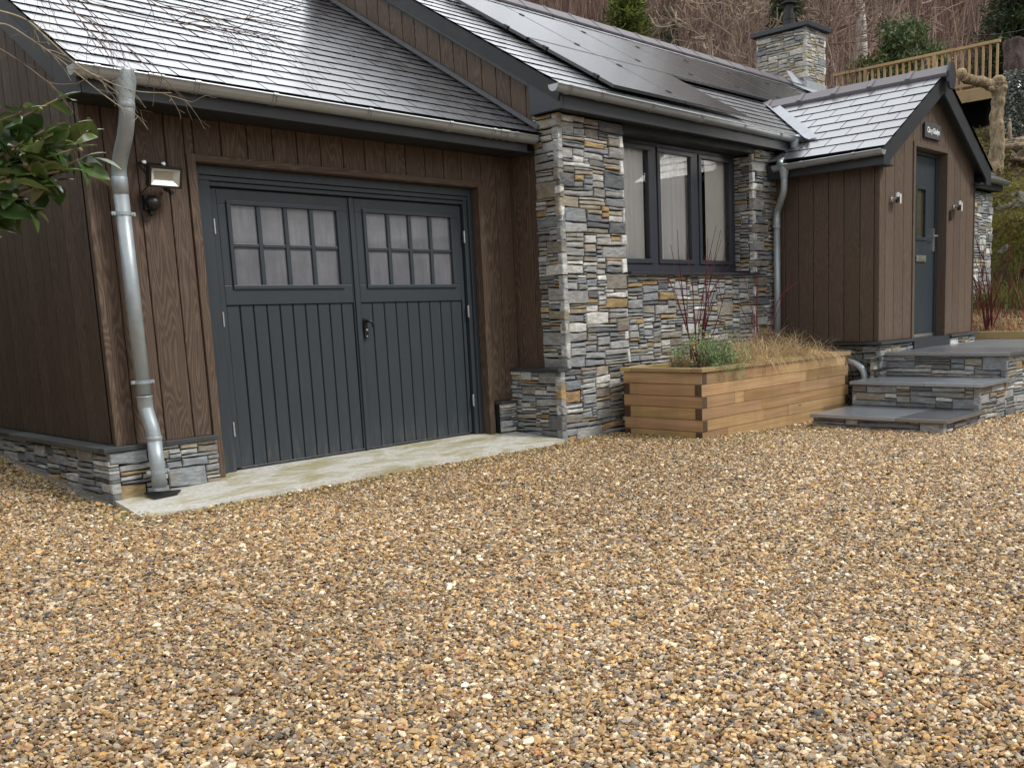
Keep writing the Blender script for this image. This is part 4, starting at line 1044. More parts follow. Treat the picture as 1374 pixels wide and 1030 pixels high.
# porch plinth and threshold
mb = MB()
rubble(mb, (QX0 - .03, QY - .015, -.1), (1, 0, 0), (0, -1, 0), 2.66, .68, wr=(.14, .36), depth=.025, k=1.15)
rubble(mb, (QX1 + .03, QY - .015, -.1), (0, 1, 0), (1, 0, 0), 1.2, .68, wr=(.14, .36), depth=.025)
mb.build('porch_plinth', M['stone'], house)
mb = MB(); rubble(mb, (QX0 - .02, -.6, -.12), (0, -1, 0), (-1, 0, 0), 1.25, .70, wr=(.14, .4), hr=[(.05, 3), (.0875, 5), (.1125, 5), (.15, 4), (.2, 2)], depth=.05, k=.45)
mb.build('damp_plinth', M['stone_dark'], house)
mb = MB(); mb.box((QX0 - .01, QY + .0, -.1), (QX1 + .02, -.58, .58)); mb.build('plinth_core', M['gap'], house)
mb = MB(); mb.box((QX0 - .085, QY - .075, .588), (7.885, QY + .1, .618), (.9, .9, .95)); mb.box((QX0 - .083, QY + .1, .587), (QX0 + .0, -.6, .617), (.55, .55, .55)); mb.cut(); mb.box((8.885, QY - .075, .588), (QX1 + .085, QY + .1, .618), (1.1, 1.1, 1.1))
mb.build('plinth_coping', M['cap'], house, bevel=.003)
mb = MB(); mb.box((7.888, QY - .05, .50), (8.882, QY + .3, .612)); mb.build('threshold', M['fascia'], house, bevel=.004)
# front door
mb = MB()
for a, b in (((7.900, QY - .014, .612), (7.955, QY + .10, 2.752)), ((8.815, QY - .014, .612), (8.870, QY + .10, 2.752)), ((7.955, QY - .0135, 2.70), (8.815, QY + .10, 2.7515))):
    k0 = len(mb.f); uvbox(mb, a, b, mul((1, 1, 1), R.uniform(.9, 1.15)))
    for fi in range(k0, len(mb.f)): mb.uv[fi] = [(q, p) for p, q in mb.uv[fi]]
mb.build('door_trim', M['clad_porch'], house, bevel=.003)
DY = QY + .10
mb = MB(); mb.box((7.957, DY - .005, .613), (8.0, DY + .07, 2.698)); mb.box((8.905 - .135, DY - .005, .613), (8.813, DY + .07, 2.698)); mb.box((8.0, DY - .004, 2.655), (8.77, DY + .07, 2.698))
fd = mb.build('front_door', M['charcoal'], house, bevel=.003)
mb = MB(); DL0, DL1 = 8.006, 8.764; gx0, gx1, gz0, gz1 = 8.255, 8.495, 1.745, 2.29
mb.box((DL0, DY + .012, .65), (gx0, DY + .056, 2.65)); mb.box((gx1, DY + .012, .65), (DL1, DY + .056, 2.65)); mb.box((gx0, DY + .012, .65), (gx1, DY + .056, gz0)); mb.box((gx0, DY + .012, gz1), (gx1, DY + .056, 2.65))
for a, c in (((gx0 - .03, gz0 - .03), (gx1 + .03, gz0 + .008)), ((gx0 - .03, gz1 - .008), (gx1 + .03, gz1 + .03)), ((gx0 - .03, gz0 + .008), (gx0 + .008, gz1 - .008)), ((gx1 - .008, gz0 + .008), (gx1 + .03, gz1 - .008))): mb.box((a[0], DY, a[1]), (c[0], DY + .0115, c[1]))
mb.build('door_leaf', M['charcoal'], fd, bevel=.003)
mb = MB(); mb.box((gx0, DY + .03, gz0), (gx1, DY + .036, gz1)); pm_, nt_, b_ = newmat('door_glass'); b_.inputs['Base Color'].default_value = (.06, .055, .04, 1); b_.inputs['Roughness'].default_value = .06; b_.inputs['Coat Weight'].default_value = 1
mb.build('pane', pm_, fd)
mb = MB(); mb.box((8.255, DY - .006, 1.475), (8.505, DY + .011, 1.545)); mb.box((8.268, DY - .010, 1.487), (8.492, DY - .0065, 1.533)); mb.build('letterbox', M['steel'], fd, bevel=.004)
mb = MB(); mb.box((8.705, DY - .004, 1.60), (8.74, DY + .011, 1.86)); mb.lathe([(.011, 0), (.011, .05)], (8.722, DY, 1.77), 10, ax=(0, -1, 0)); mb.tube([(8.722, DY - .045, 1.77), (8.70, DY - .05, 1.77), (8.60, DY - .048, 1.77)], .010, 8); mb.build('handle', M['steel'], fd)
mb = MB(); mb.box((8.006, DY + .003, .614), (8.764, DY + .03, .648)); mb.build('sill_strip', M['steel'], fd, bevel=.003)

# --- chimney
CX0, CX1, CY0, CY1 = 12.74, 13.42, 2.21, 3.20
mb = MB(); zc0 = 4.2; H_ = 5.69 - zc0; hh = [(.0375, 4), (.05, 5), (.0625, 5), (.075, 3), (.1, 1.5)]; CHS = [((.40, .385, .34), 30), ((.30, .31, .32), 18), ((.50, .48, .43), 20), ((.36, .31, .22), 14), ((.45, .31, .15), 5), ((.22, .24, .27), 10)]
rubble(mb, (CX0 + .02, CY1, zc0), (0, -1, 0), (-1, 0, 0), CY1 - CY0, H_, quoinR='s', quoinL='s', wr=(.18, .55), hr=hh, k=1.35, pal=CHS)
rubble(mb, (CX0, CY0 + .02, zc0), (1, 0, 0), (0, -1, 0), CX1 - CX0, H_, quoinR='white', wr=(.12, .36), hr=hh, k=1.3, pal=CHS)
ch = mb.build('chimney', M['stone'], house)
mb = MB(); mb.box((CX0 + .028, CY0 + .028, zc0), (CX1 - .01, CY1 - .01, 5.69)); mb.build('chimney_core', M['gap'], ch)
mb = MB(); mb.box((CX0 - .075, CY0 - .075, 5.695), (CX1 + .075, CY1 + .075, 5.775)); mb.build('chimney_cap', M['fascia'], ch, bevel=.006)
mb = MB(); cx_, cy_ = 13.02, 2.70
mb.lathe([(.12, 0), (.12, .16), (.125, .17), (.115, .18), (.115, .26), (.08, .27), (.08, .42), (.15, .43), (.15, .45), (.09, .46), (.09, .52), (.17, .53), (.16, .56), (.05, .64)], (cx_, cy_, 5.775), 16); mb.build('flue', M['black'], ch, smooth=False)
mb = MB()
yb = 1.72; mb.prism([(CX0 - .42, yb + .35, mroof(yb + .35) + .03), (CX0 - .42, CY0 + .02, mroof(CY0 + .02) + .03), (CX1 + .1, CY0 + .02, mroof(CY0 + .02) + .03), (CX1 + .1, yb, mroof(yb) + .03), (CX0 - .1, yb, mroof(yb) + .03)], (0, 0, .006))
mb.box((CX0 - .008, CY0 - .012, 4.4), (CX1 + .005, CY0 + .0, 4.82)); 
for i in range(4): mb.prism([(CX0 - .014, CY0 + .06 * i, mroof(CY0 + .06 * i) - .05), (CX0 - .014, CY0 + .24, mroof(CY0 + .24)), (CX0 - .014, CY0 + .24, mroof(CY0 + .24) + .12), (CX0 - .014, CY0 - .01 + .06 * i, mroof(CY0 + .06 * i) + .11)], (.004, 0, 0)) if i == 0 else None
mb.prism([(CX0 - .33, MR - .19, mroof(MR) - .05), (CX0 + .02, MR - .19, mroof(MR) - .05), (CX0 + .02, MR - .02, mroof(MR) + .18), (CX0 - .25, MR - .02, mroof(MR) + .18)], (0, .02, .005))
mb.build('flashing', M['lead'], ch)
# ================================================================== SOLAR PANELS
def panel(x, s0, w, L, label):
    O = Vector((x, -.744 + s0 * CS, 2.937 + s0 * SN)) + Vector((0, -SN, CS)) * .022
    t = thing('solar_panel', label, 'solar panel', O, 'solar panels on the main roof')
    U = Vector((1, 0, 0)); S = Vector((0, CS, SN)); Nn = Vector((0, -SN, CS)); b = .012
    mb = MB()
    for o, u, v in ((O, U * w, S * b), (O + S * (L - b), U * w, S * b), (O + S * b, U * b, S * (L - 2 * b)), (O + S * b + U * (w - b), U * b, S * (L - 2 * b))): mb.obox(o, u, v, Nn * .028)
    mb.build('frame', M['panel_frame'], t)
    mb = MB(); mb.obox(O + S * b + U * b, U * (w - 2 * b), S * (L - 2 * b), Nn * .0272)
    mb.build('cell_glass', M['panel'], t)
    mb = MB()
    for q in (.2, .8): mb.cut(); mb.obox(O + S * (L * q - .03) - U * .013, U * .03, S * .06, Nn * .035)
    mb.build('clamp', M['black'], t)
SX = 4.25
names = ['first', 'second', 'third', 'fourth', 'fifth', 'sixth', 'seventh']
for i in range(7): panel(SX + .992 * i, 1.30, .984, 1.54, 'black solar panel, %s from the garage end in the upper row near the ridge' % names[i])
for i in range(2): panel(SX + .02 + 1.062 * i, .08, 1.054, 1.20, ['black solar panel in the lower row, beside the bargeboard', 'black solar panel in the lower row, the one further from the bargeboard'][i])

# ================================================================== FITTINGS ON THE WALLS
t = thing('floodlight', 'black square floodlight with motion sensor on the garage wall beside the downpipe', 'floodlight', (.40, -.02, 1.95))
tl = rad(-18); fc = Vector((.425, -.135, 2.005)); U = Vector((1, 0, 0)); Dn = Vector((0, -math.cos(tl), math.sin(tl))); V = U.cross(Dn); V = V if V.z > 0 else -V
mb = MB(); hw, hh = .106, .066
mb.obox(fc - U * hw - V * hh, U * 2 * hw, V * .014, Dn * .035); mb.obox(fc - U * hw + V * (hh - .014), U * 2 * hw, V * .014, Dn * .035)
mb.obox(fc - U * hw - V * (hh - .014), U * .014, V * (2 * hh - .028), Dn * .035); mb.obox(fc + U * (hw - .014) - V * (hh - .014), U * .014, V * (2 * hh - .028), Dn * .035)
mb.obox(fc - U * hw * .98 - V * hh * .98, U * 2 * hw * .98, V * 2 * hh * .98, -Dn * .02)
mb.build('housing', M['black'], t)
mb = MB(); a = [fc + U * x + V * y + Dn * .030 for x, y in ((-.092, -.052), (.092, -.052), (.092, .052), (-.092, .052))]; b = [fc + U * x + V * y + Dn * .004 for x, y in ((-.058, -.022), (.058, -.022), (.058, .030), (-.058, .030))]
mb.add(a + b, [(0, 1, 5, 4), (1, 2, 6, 5), (2, 3, 7, 6), (3, 0, 4, 7)]); mb.build('reflector', M['reflector'], t)
mb = MB(); mb.add([p + Dn * .002 for p in b], [(0, 1, 2, 3)]); mb.build('led_plate', plain('led_plate', (.42, .40, .34), .4), t)
mb = MB()
for sx in (-.075, .05): mb.cut(); mb.lathe([(.015, 0), (.016, .02), (.010, .024)], (fc.x + sx, -.028, fc.z + .095), 10, ax=(0, -1, 0))
mb.build('fixing_cap', M['steel'], t)
mb = MB(); mb.tube([(fc.x - .1, -.025, fc.z + .09), (fc.x - .105, -.06, fc.z + .06), (fc.x - .1, -.12, fc.z + .01)], .009, 6); mb.tube([(fc.x - .11, -.022, fc.z + .09), (fc.x + .09, -.022, fc.z + .09)], .007, 6); mb.tube([(fc.x + .05, -.02, fc.z - .06), (fc.x + .045, -.09, fc.z - .085), (fc.x + .03, -.1, fc.z - .06)], .012, 6)
mb.cut(); mb.lathe([(.012, 0), (.012, .03)], (fc.x + .06, -.08, fc.z - .095), 8, ax=(0, -1, 0)); mb.build('bracket', M['black'], t)
mb = MB(); pc = Vector((.37, -.05, 1.845)); mb.box((pc.x - .042, -.045, pc.z - .045), (pc.x + .035, -.004, pc.z + .05)); mb.lathe([(.046, -.02), (.047, .012), (.042, .028), (.03, .042), (.012, .05)], (pc.x + .004, pc.y, pc.z), 14, ax=(.15, -1, -.12)); mb.box((pc.x - .01, -.04, pc.z - .075), (pc.x + .02, -.005, pc.z - .045))
mb.build('motion_sensor', M['black'], t, smooth=False, bevel=.004)
mb = MB(); mb.tube(smooth_path([(pc.x - .015, -.03, pc.z - .07), (pc.x - .03, -.035, pc.z - .105), (pc.x - .05, -.03, pc.z - .10), (pc.x - .058, -.02, pc.z - .03), (pc.x - .055, -.02, pc.z + .05), (fc.x - .05, -.09, fc.z - .03)]), .004, 6); mb.build('cable', M['black'], t)

def walllight(x, z, label):
    t = thing('wall_light', label, 'wall light', (x, QY, z), 'wall lights either side of the front door')
    mb = MB(); mb.box((x - .026, QY - .012, z - .034), (x + .026, QY - .001, z + .034)); mb.lathe([(.016, 0), (.016, .06)], (x, QY - .01, z), 10, ax=(0, -1, 0)); mb.build('wall_plate', M['steel'], t)
    mb = MB(); mb.lathe([(.020, -.045), (.024, -.04), (.024, .046), (.020, .05)], (x + .010, QY - .068, z), 14); mb.build('lamp_body', M['black'], t)
    mb = MB(); mb.lathe([(.026, .012), (.027, .015), (.027, .054), (.02, .06)], (x + .004, QY - .069, z + .0), 14); mb.build('lamp_collar', M['steel'], t)
    mb = MB(); mb.box((x + .042, QY - .082, z - .052), (x + .076, QY - .044, z + .048)); mb.build('lamp_lens', M['white'], t, bevel=.004)
walllight(7.37, 2.105, 'small steel and white wall light between the porch corner and front door')
walllight(9.04, 2.115, 'small steel and white wall light on the far side of the doorbell')
mb = MB(); mb.box((8.845 + .04, QY - .032, 1.945), (8.845 + .085, QY - .015, 2.065)); mb.lathe([(.012, 0), (.012, .006)], (8.908, QY - .030, 1.975), 10, ax=(0, -1, 0)); tag(mb.build('doorbell', M['black'], bevel=.003), 'slim black video doorbell beside the front door trim', 'doorbell')
t = thing('name_sign', 'slate house name sign with white lettering above the front door', 'sign', (8.35, QY, 2.88))
mb = MB(); mb.box((8.14, QY - .030, 2.815), (8.57, QY - .012, 2.975), (1.6, 1.6, 1.7)); mb.build('plaque', M['cap'], t, bevel=.003)
fcv = bpy.data.curves.new('lettering', 'FONT'); fcv.body = 'Clo y Gludyn'; fcv.size = .082; fcv.align_x = 'CENTER'; fcv.align_y = 'CENTER'; fcv.extrude = .002; fcv.offset = .0022
tmp = bpy.data.objects.new('lettering', fcv); col.objects.link(tmp); bpy.context.view_layer.update()
me = bpy.data.meshes.new_from_object(tmp.evaluated_get(bpy.context.evaluated_depsgraph_get())); bpy.data.objects.remove(tmp)
me.materials.clear(); me.materials.append(plain('sign_lettering', (.85, .85, .83), .5, var=.02))
o = bpy.data.objects.new('lettering', me); col.objects.link(o); o.parent = t
o.location = Vector((8.357, QY - .0325, 2.895)) - t.location; o.rotation_euler = (PI / 2, 0, 0); o.scale = (.76, 1, 1)

# ================================================================== PLANTER
PLX0, PLX1, PLY0, PLY1 = 4.215, 6.87, -1.622, -.74
pl = thing('timber_planter', 'long raised planter of stacked honey-brown timbers in front of the window', 'planter', (5.5, -1.2, GZ))
th = .075; nC = 6; ch_ = .103
mb = MB(); me_ = MB(); me2 = MB()
def pc_(k=1.0):
    q = R.uniform(.72, 1.22) * k; return (q, q * R.uniform(.93, 1.03), q * R.uniform(.85, 1.08))
for c in range(nC):
    z0 = GZ - .035 + c * ch_; z1 = z0 + ch_ - .004
    a = (nC - c) % 2                                              # top course: the short side runs to the corner
    xa, xb = (PLX0 + th, PLX1 - th) if a else (PLX0, PLX1)
    if c == nC - 1: xa, xb, a = PLX0 + th, PLX1 - th, 1
    for yy in (PLY0, PLY1 - th):
        cuts = sorted([xa, xb] + [R.uniform(xa + .35, xb - .35) for _ in range(R.choice([1, 2, 2, 3]))])
        for p, q in zip(cuts, cuts[1:]):
            if q - p > .02: uvbox(mb, (p + .001, yy + R.uniform(0, .003), z0), (q - .001, yy + th, z1), pc_(), along=0)
    ya, yb = (PLY0, PLY1) if a else (PLY0 + th, PLY1 - th)
    for xx, mm in ((PLX0, me_), (PLX1 - th, me2)): uvbox(mm, (xx + R.uniform(0, .003), ya, z0), (xx + th, yb, z1), pc_(.95), along=1)
    # dark end grain
    if a:
        for xx in (PLX0, PLX1 - th):
            mb.box((xx + .004, PLY0 - .0015, z0 + .002), (xx + th - .002, PLY0 + .001, z1 - .002), (.13, .10, .09))
    else:
        mb.box((PLX0 - .0015, PLY0 + .002, z0 + .002), (PLX0 + .001, PLY0 + th - .002, z1 - .002), (.13, .10, .09)); mb.box((PLX0 - .0015, PLY1 - th + .002, z0 + .002), (PLX0 + .001, PLY1 - .002, z1 - .002), (.13, .10, .09))
mb.build('long_side', M['planter'], pl, bevel=.004); me_.build('short_side', M['planter'], pl, bevel=.004); me2.build('short_side', M['planter'], pl, bevel=.004)
zt = GZ - .035 + nC * ch_; mb = MB()
uvbox(mb, (PLX0 - .02, PLY0 - .02, zt), (PLX1 + .02, PLY0 + .10, zt + .035), pc_(), 0); uvbox(mb, (PLX0 - .02, PLY1 - .10, zt), (PLX1 + .02, PLY1 + .02, zt + .035), pc_(), 0)
uvbox(mb, (PLX0 - .02, PLY0 + .102, zt), (PLX0 + .10, PLY1 - .102, zt + .0345), pc_(), 1); uvbox(mb, (PLX1 - .10, PLY0 + .102, zt), (PLX1 + .02, PLY1 - .102, zt + .0345), pc_(), 1)
mb.build('top_rail', M['planter_top'], pl, bevel=.004); ZR = zt + .035
mb = MB(); mb.box((PLX0 + th, PLY0 + th, 0), (PLX1 - th, PLY1 - th, ZR - .05)); mb.build('soil', plain('soil', (.05, .035, .022), .95, var=.4, vs=20, bmp=.5), pl)

# ------------------------------------------------------------------ plant builders
def blade(mb, p, d, L, w, c, droop=.5, seg=4, curl=0):
    """a grass blade: tapered ribbon bending over"""
    p = Vector(p); d = Vector(d).normalized(); h = Vector((d.x, d.y, 0)); h = h.normalized() if h.length > 1e-3 else Vector((R.uniform(-1, 1), R.uniform(-1, 1), 0)).normalized()
    s = h.cross(Vector((0, 0, 1))).normalized(); vs = []; q = p.copy(); dd = d.copy()
    for i in range(seg + 1):
        t = i / seg; ww = w * (1 - t * .85)
        vs += [q - s * ww, q + s * ww]
        q = q + dd * (L / seg); dd = (dd + Vector((0, 0, -1)) * droop / seg * (1 + t) + h * droop * .3 / seg + s * curl / seg).normalized()
    mb.add(vs, [(2 * i, 2 * i + 1, 2 * i + 3, 2 * i + 2) for i in range(seg)], c)
def tuft(mb, c, n, L, spread, pal, w=.0022, droop=(.4, 1.6), up=1.0, r0=.05, seg=4):
    for _ in range(n):
        a = R.uniform(0, 2 * PI); q = R.uniform(0, 1) ** .5 * r0
        p = (c[0] + math.cos(a) * q, c[1] + math.sin(a) * q, c[2]); a2 = a + R.gauss(0, .6); t = abs(R.gauss(0, spread))
        blade(mb, p, (math.cos(a2) * t + R.gauss(0, .25), math.sin(a2) * t + R.gauss(0, .25), up), L * R.uniform(.35, 1.15), w * R.uniform(.6, 1.3), mul(R.choice(pal), R.uniform(.7, 1.25)), R.uniform(*droop), seg, R.gauss(0, 1.3))
def leafquad(mb, p, d, up, L, w, c, fold=.25):
    p = Vector(p); d = Vector(d).normalized(); up = Vector(up); s = d.cross(up)
    s = s.normalized() if s.length > 1e-4 else d.orthogonal().normalized(); n = s.cross(d)
    m_ = p + d * L * .5
    mb.add([p, m_ + s * w * .5 + n * w * fold, p + d * L, m_ - s * w * .5 + n * w * fold], [(0, 1, 2), (0, 2, 3)], c)
def rdir(): 
    while True:
        v = Vector((R.uniform(-1, 1), R.uniform(-1, 1), R.uniform(-1, 1)))
        if .05 < v.length < 1: return v.normalized()
def foliage(mb, c, r, n, L, w, pal, clumps=14, tight=.35, droop=0, upbias=.3):
    """leaves gathered in clumps through an uneven ellipsoid"""
    c = Vector(c); cl = []
    for _ in range(clumps):
        d = rdir(); k = R.uniform(.35, 1.0); cl.append((Vector((d.x * r[0], d.y * r[1], d.z * r[2])) * k, R.uniform(.6, 1.3), R.uniform(.65, 1.3)))
    for _ in range(n):
        o, sz, tone = R.choice(cl); d = rdir() * (R.random() ** .5)
        p = c + o + Vector((d.x * r[0], d.y * r[1], d.z * r[2])) * tight * sz
        dd = rdir() + Vector((0, 0, -droop)) + d * .5
        leafquad(mb, p, dd, rdir() + Vector((0, 0, upbias)), L * R.uniform(.6, 1.2), w * R.uniform(.7, 1.2), mul(R.choice(pal), tone * R.uniform(.75, 1.25)))
def branch(mb, p, d, L, r, depth, c, spread=.6, seg=4, kids=(2, 4), wig=.16, up=.06, minr=.002, n=6, tips=None, cvar=.15):
    p = Vector(p); d = Vector(d).normalized(); pts = [p.copy()]; rs = [r]
    for i in range(seg):
        d = (d + rdir() * wig + Vector((0, 0, up))).normalized(); p = p + d * (L / seg); pts.append(p.copy()); rs.append(max(minr, r * (1 - .6 * (i + 1) / seg)))
    mb.tube(pts, rs, n, mul(c, R.uniform(1 - cvar, 1 + cvar)), cap=False)
    if depth <= 0:
        if tips is not None: tips.append((p, d))
        return
    for k in range(R.randint(*kids)):
        i = R.randint(1, seg) if k else seg
        q = pts[i]; dd = (pts[i] - pts[i - 1]).normalized()
        nd = (dd + rdir() * spread).normalized()
        branch(mb, q, nd, L * R.uniform(.5, .8), rs[i] * R.uniform(.55, .85), depth - 1, c, spread, seg, kids, wig, up, minr, max(3, n - 1), tips, cvar)

STRAW = [(.60, .45, .25), (.72, .57, .35), (.48, .33, .17), (.78, .66, .46), (.38, .26, .13), (.62, .42, .20)]
# dead sedge filling the planter and spilling over its front
mb = MB()
for _ in range(270):
    x = R.uniform(4.78, 6.56); y = R.uniform(PLY0 + .08, PLY1 - .1); hh_ = interp(x, [(4.78, .24), (5.2, .36), (6.2, .42), (6.6, .26)])
    tuft(mb, (x, y, ZR - .05), 19, hh_ * R.uniform(.6, 1.1), .42, STRAW, w=.0031, droop=(.2, 2.2), r0=.07, seg=6)
for _ in range(48):
    x = R.uniform(4.95, 6.66); tuft(mb, (x, PLY0 + .06, ZR - .01), 12, R.uniform(.14, .30), .3, STRAW, w=.0024, droop=(2.5, 4), up=.5, r0=.03)
    for _k in range(6): blade(mb, (x + R.uniform(-.04, .04), PLY0 + R.uniform(-.01, .06), ZR), (R.uniform(-.6, .6), -1, R.uniform(.1, .7)), R.uniform(.12, .42) * interp(x, [(5, .5), (6, 1), (6.8, 1.05)]), .002, mul(R.choice(STRAW), R.uniform(.7, 1.2)), R.uniform(2, 4.5), 5)
tag(mb.build('dry_grass', M['straw'], kind='stuff'), 'straw-coloured dead grass filling the timber planter and spilling over its front', 'grass')
mb = MB(); tuft(mb, (6.45, -.98, ZR - .04), 200, .72, .40, [(.36, .25, .12), (.42, .30, .15), (.28, .2, .1)], w=.0026, droop=(1.2, 2.6), r0=.07, seg=6)
tag(mb.build('grass_tuft', M['straw']), 'tall arching tan grass tuft at the porch end of the planter', 'grass tuft', 'grass tufts in the planter')
mb = MB(); tuft(mb, (4.66, -1.02, ZR - .05), 150, .46, .42, [(.42, .30, .18), (.30, .30, .14), (.46, .36, .24)], w=.002, droop=(.2, 1.0), r0=.06, seg=5)
tag(mb.build('grass_tuft', M['straw']), 'thin upright pale grass tuft at the garage end of the planter', 'grass tuft', 'grass tufts in the planter')
# green shrub over the corner
t = thing('green_shrub', 'low feathery green shrub spilling over the near corner of the planter', 'shrub', (4.62, -1.42, ZR))
mb = MB(); tips = []
for _ in range(46): branch(mb, (4.62 + R.uniform(-.1, .12), -1.42 + R.uniform(-.06, .08), ZR - .03), (R.uniform(-1, 1), R.uniform(-1.0, .7), R.uniform(.25, 1.1)), R.uniform(.14, .25), .004, 1, (.12, .12, .06), .5, 3, (3, 5), .25, -.02, .001, 4, tips)
mb.build('stems', M['twig'], t)
mb = MB(); G = [(.20, .31, .11), (.28, .40, .17), (.37, .48, .26), (.12, .19, .07), (.46, .54, .34)]
for p, d in tips:
    for _ in range(20): leafquad(mb, p + rdir() * .04 * R.random() - d * R.uniform(0, .07), d * .6 + rdir(), rdir() + Vector((0, 0, .5)), R.uniform(.016, .036), .009, mul(R.choice(G), R.uniform(.75, 1.25)))
for _ in range(14):
    q = Vector((R.uniform(4.5, 4.78), PLY0 - .02, ZR + .02)); L_ = R.uniform(.06, .20) if q.x > 4.62 else .08
    for k in range(24): leafquad(mb, q + Vector((R.uniform(-.02, .02), -.03 - R.random() * .03, -L_ * k / 24)), rdir() + Vector((0, 0, -.5)), rdir(), R.uniform(.012, .026), .006, mul(R.choice(G), R.uniform(.7, 1.2)))
mb.build('foliage', M['leaf'], t)
# red-stemmed dogwoods
def dogwood(name, label, c, stems, Ls, colr, group, thick=.006, side=1, minr=.0016):
    mb = MB()
    for k in range(stems):
        a = R.uniform(-1, 1); d = Vector((a * .42, R.uniform(-.35, .3), 1)).normalized(); p = Vector(c) + Vector((R.uniform(-.05, .05), R.uniform(-.04, .04), 0)); L = Ls * R.uniform(.55, 1.1)
        pts = [p.copy()]; q = p.copy()
        for i in range(6):
            d = (d + rdir() * .09 + Vector((a * .03, 0, .0))).normalized(); q = q + d * L / 6; pts.append(q.copy())
        cc = mul(colr, R.uniform(.6, 1.3)); mb.tube(pts, [thick * R.uniform(.8, 1.1) * (1 - .72 * i / 6) for i in range(7)], 5, cc, cap=False)
        for _ in range(side):
            i = R.randint(2, 5); dd = ((pts[i + 1] - pts[i]).normalized() + Vector((R.uniform(-.6, .6), R.uniform(-.3, .3), .1))).normalized(); e = pts[i] + dd * L * R.uniform(.2, .4)
            mb.tube([pts[i], (pts[i] + e) / 2 + rdir() * .02, e], [thick * .5, thick * .35, minr], 4, cc, cap=False)
    return tag(mb.build(name, M['twig']), label, 'dogwood', group)
dogwood('dogwood', 'fan of tall dark red dogwood stems behind the green shrub in the planter', (4.80, -1.16, ZR - .06), 13, 1.35, (.13, .024, .032), 'dogwoods in the planter', .0075, 1)
dogwood('dogwood', 'bare red dogwood stems in the planter beside the porch downpipe', (6.25, -.92, ZR - .06), 7, 1.15, (.17, .03, .035), 'dogwoods in the planter', .006, 1)
dogwood('dogwood', 'short bare orange-red dogwood twigs in the middle of the planter', (5.75, -.95, ZR - .06), 4, .45, (.26, .06, .04), 'dogwoods in the planter', .004, 0)
mb = MB()
for pts in ([(6.25, -1.0, .85), (6.45, -1.08, 1.15), (6.75, -1.2, 1.32), (7.0, -1.35, 1.38), (6.98, -1.5, 1.40)],): mb.tube(smooth_path(pts, 4), [.003] * 10 + [.002] * 7, 4, (.13, .03, .035), cap=False)
tag(mb.build('arching_stem', M['twig']), 'single thin red stem arching across the porch wall', 'stem')

# ================================================================== STEPS
st = thing('stone_steps', 'three broad slate-topped stone steps rising to the front door', 'steps', (6.6, -2.5, GZ))
SY0, SY1 = -3.15, -1.84; SXE = 10.25
levels = [(5.70, GZ - .05, .0), (6.50, .0, .25), (7.20, .25, .50)]
for i, (x, zb, zt) in enumerate(levels):
    mb = MB(); h = zt - .035 - (GZ - .09) if i == 0 else zt - .035 - zb; z0 = GZ - .09 if i == 0 else zb
    hr_ = [(.03, 5), (.0425, 5), (.055, 4), (.0775, 3), (.11, 1.5)]
    rubble(mb, (x + .03, SY1, z0), (0, -1, 0), (-1, 0, 0), SY1 - SY0 - .01, h, quoinR='s', wr=(.14, .5), hr=hr_, depth=.022, k=.72)
    x_end = SXE if i == 2 else 8.2
    zz = GZ - .09
    rubble(mb, (x + .012, SY0 + .03, zz), (1, 0, 0), (0, -1, 0), (levels[i + 1][0] - x + .0) if i < 2 else (SXE - x), zt - .035 - zz, quoinL='s', wr=(.14, .46), hr=hr_, depth=.022, k=.8)
    rubble(mb, (levels[i + 1][0] + .02 if i < 2 else 7.1, SY1 - .02, zz), (-1, 0, 0), (0, 1, 0), (levels[i + 1][0] - x) if i < 2 else .2, zt - .035 - zz, wr=(.1, .3), hr=hr_, depth=.02, k=.7)
    mb.box((x + .034, SY0 + .034, GZ - .04), (levels[i + 1][0] + .02 if i < 2 else SXE, SY1 - .03, zt - .036), (.1, .1, .1))
    sp = mb.build('step', M['stone'], st)
    mb = MB(); xe = (levels[i + 1][0] + .06 if i < 2 else SXE); ycut = [SY0 - .03, lerp(SY0, SY1, .34 + .06 * i), SY1 + .0] if i < 2 else [SY0 - .03, -2.35, -1.86]
    xc = [x - .035, xe] if i < 2 else [x - .035, 8.15, 9.2, xe]
    for p, q in zip(xc, xc[1:]):
        for a, b in zip(ycut, ycut[1:]):
            k = R.choice([.8, 1.2, 1.7, 1.4]) if i else (1.5 if a > SY0 else .42); mb.box((p + .001, a + .001, zt - .034), (q - .001, b - .001, zt + R.uniform(0, .002)), (k * .97, k, k * 1.02))
    if i == 2: mb.box((9.80, -1.859, zt - .034), (SXE, -.75, zt), (1.1, 1.1, 1.15))
    mb.build('tread', M['slab'], sp, bevel=.004)
# sleeper edging and the bed behind the landing
mb = MB(); uvbox(mb, (SXE + .005, -4.5, .40), (SXE + .11, -.65, .60), (1, 1, 1), 1); tag(mb.build('sleeper_edging', M['planter_top'], bevel=.006), 'honey-coloured timber sleeper edging the bed beyond the landing', 'sleeper')
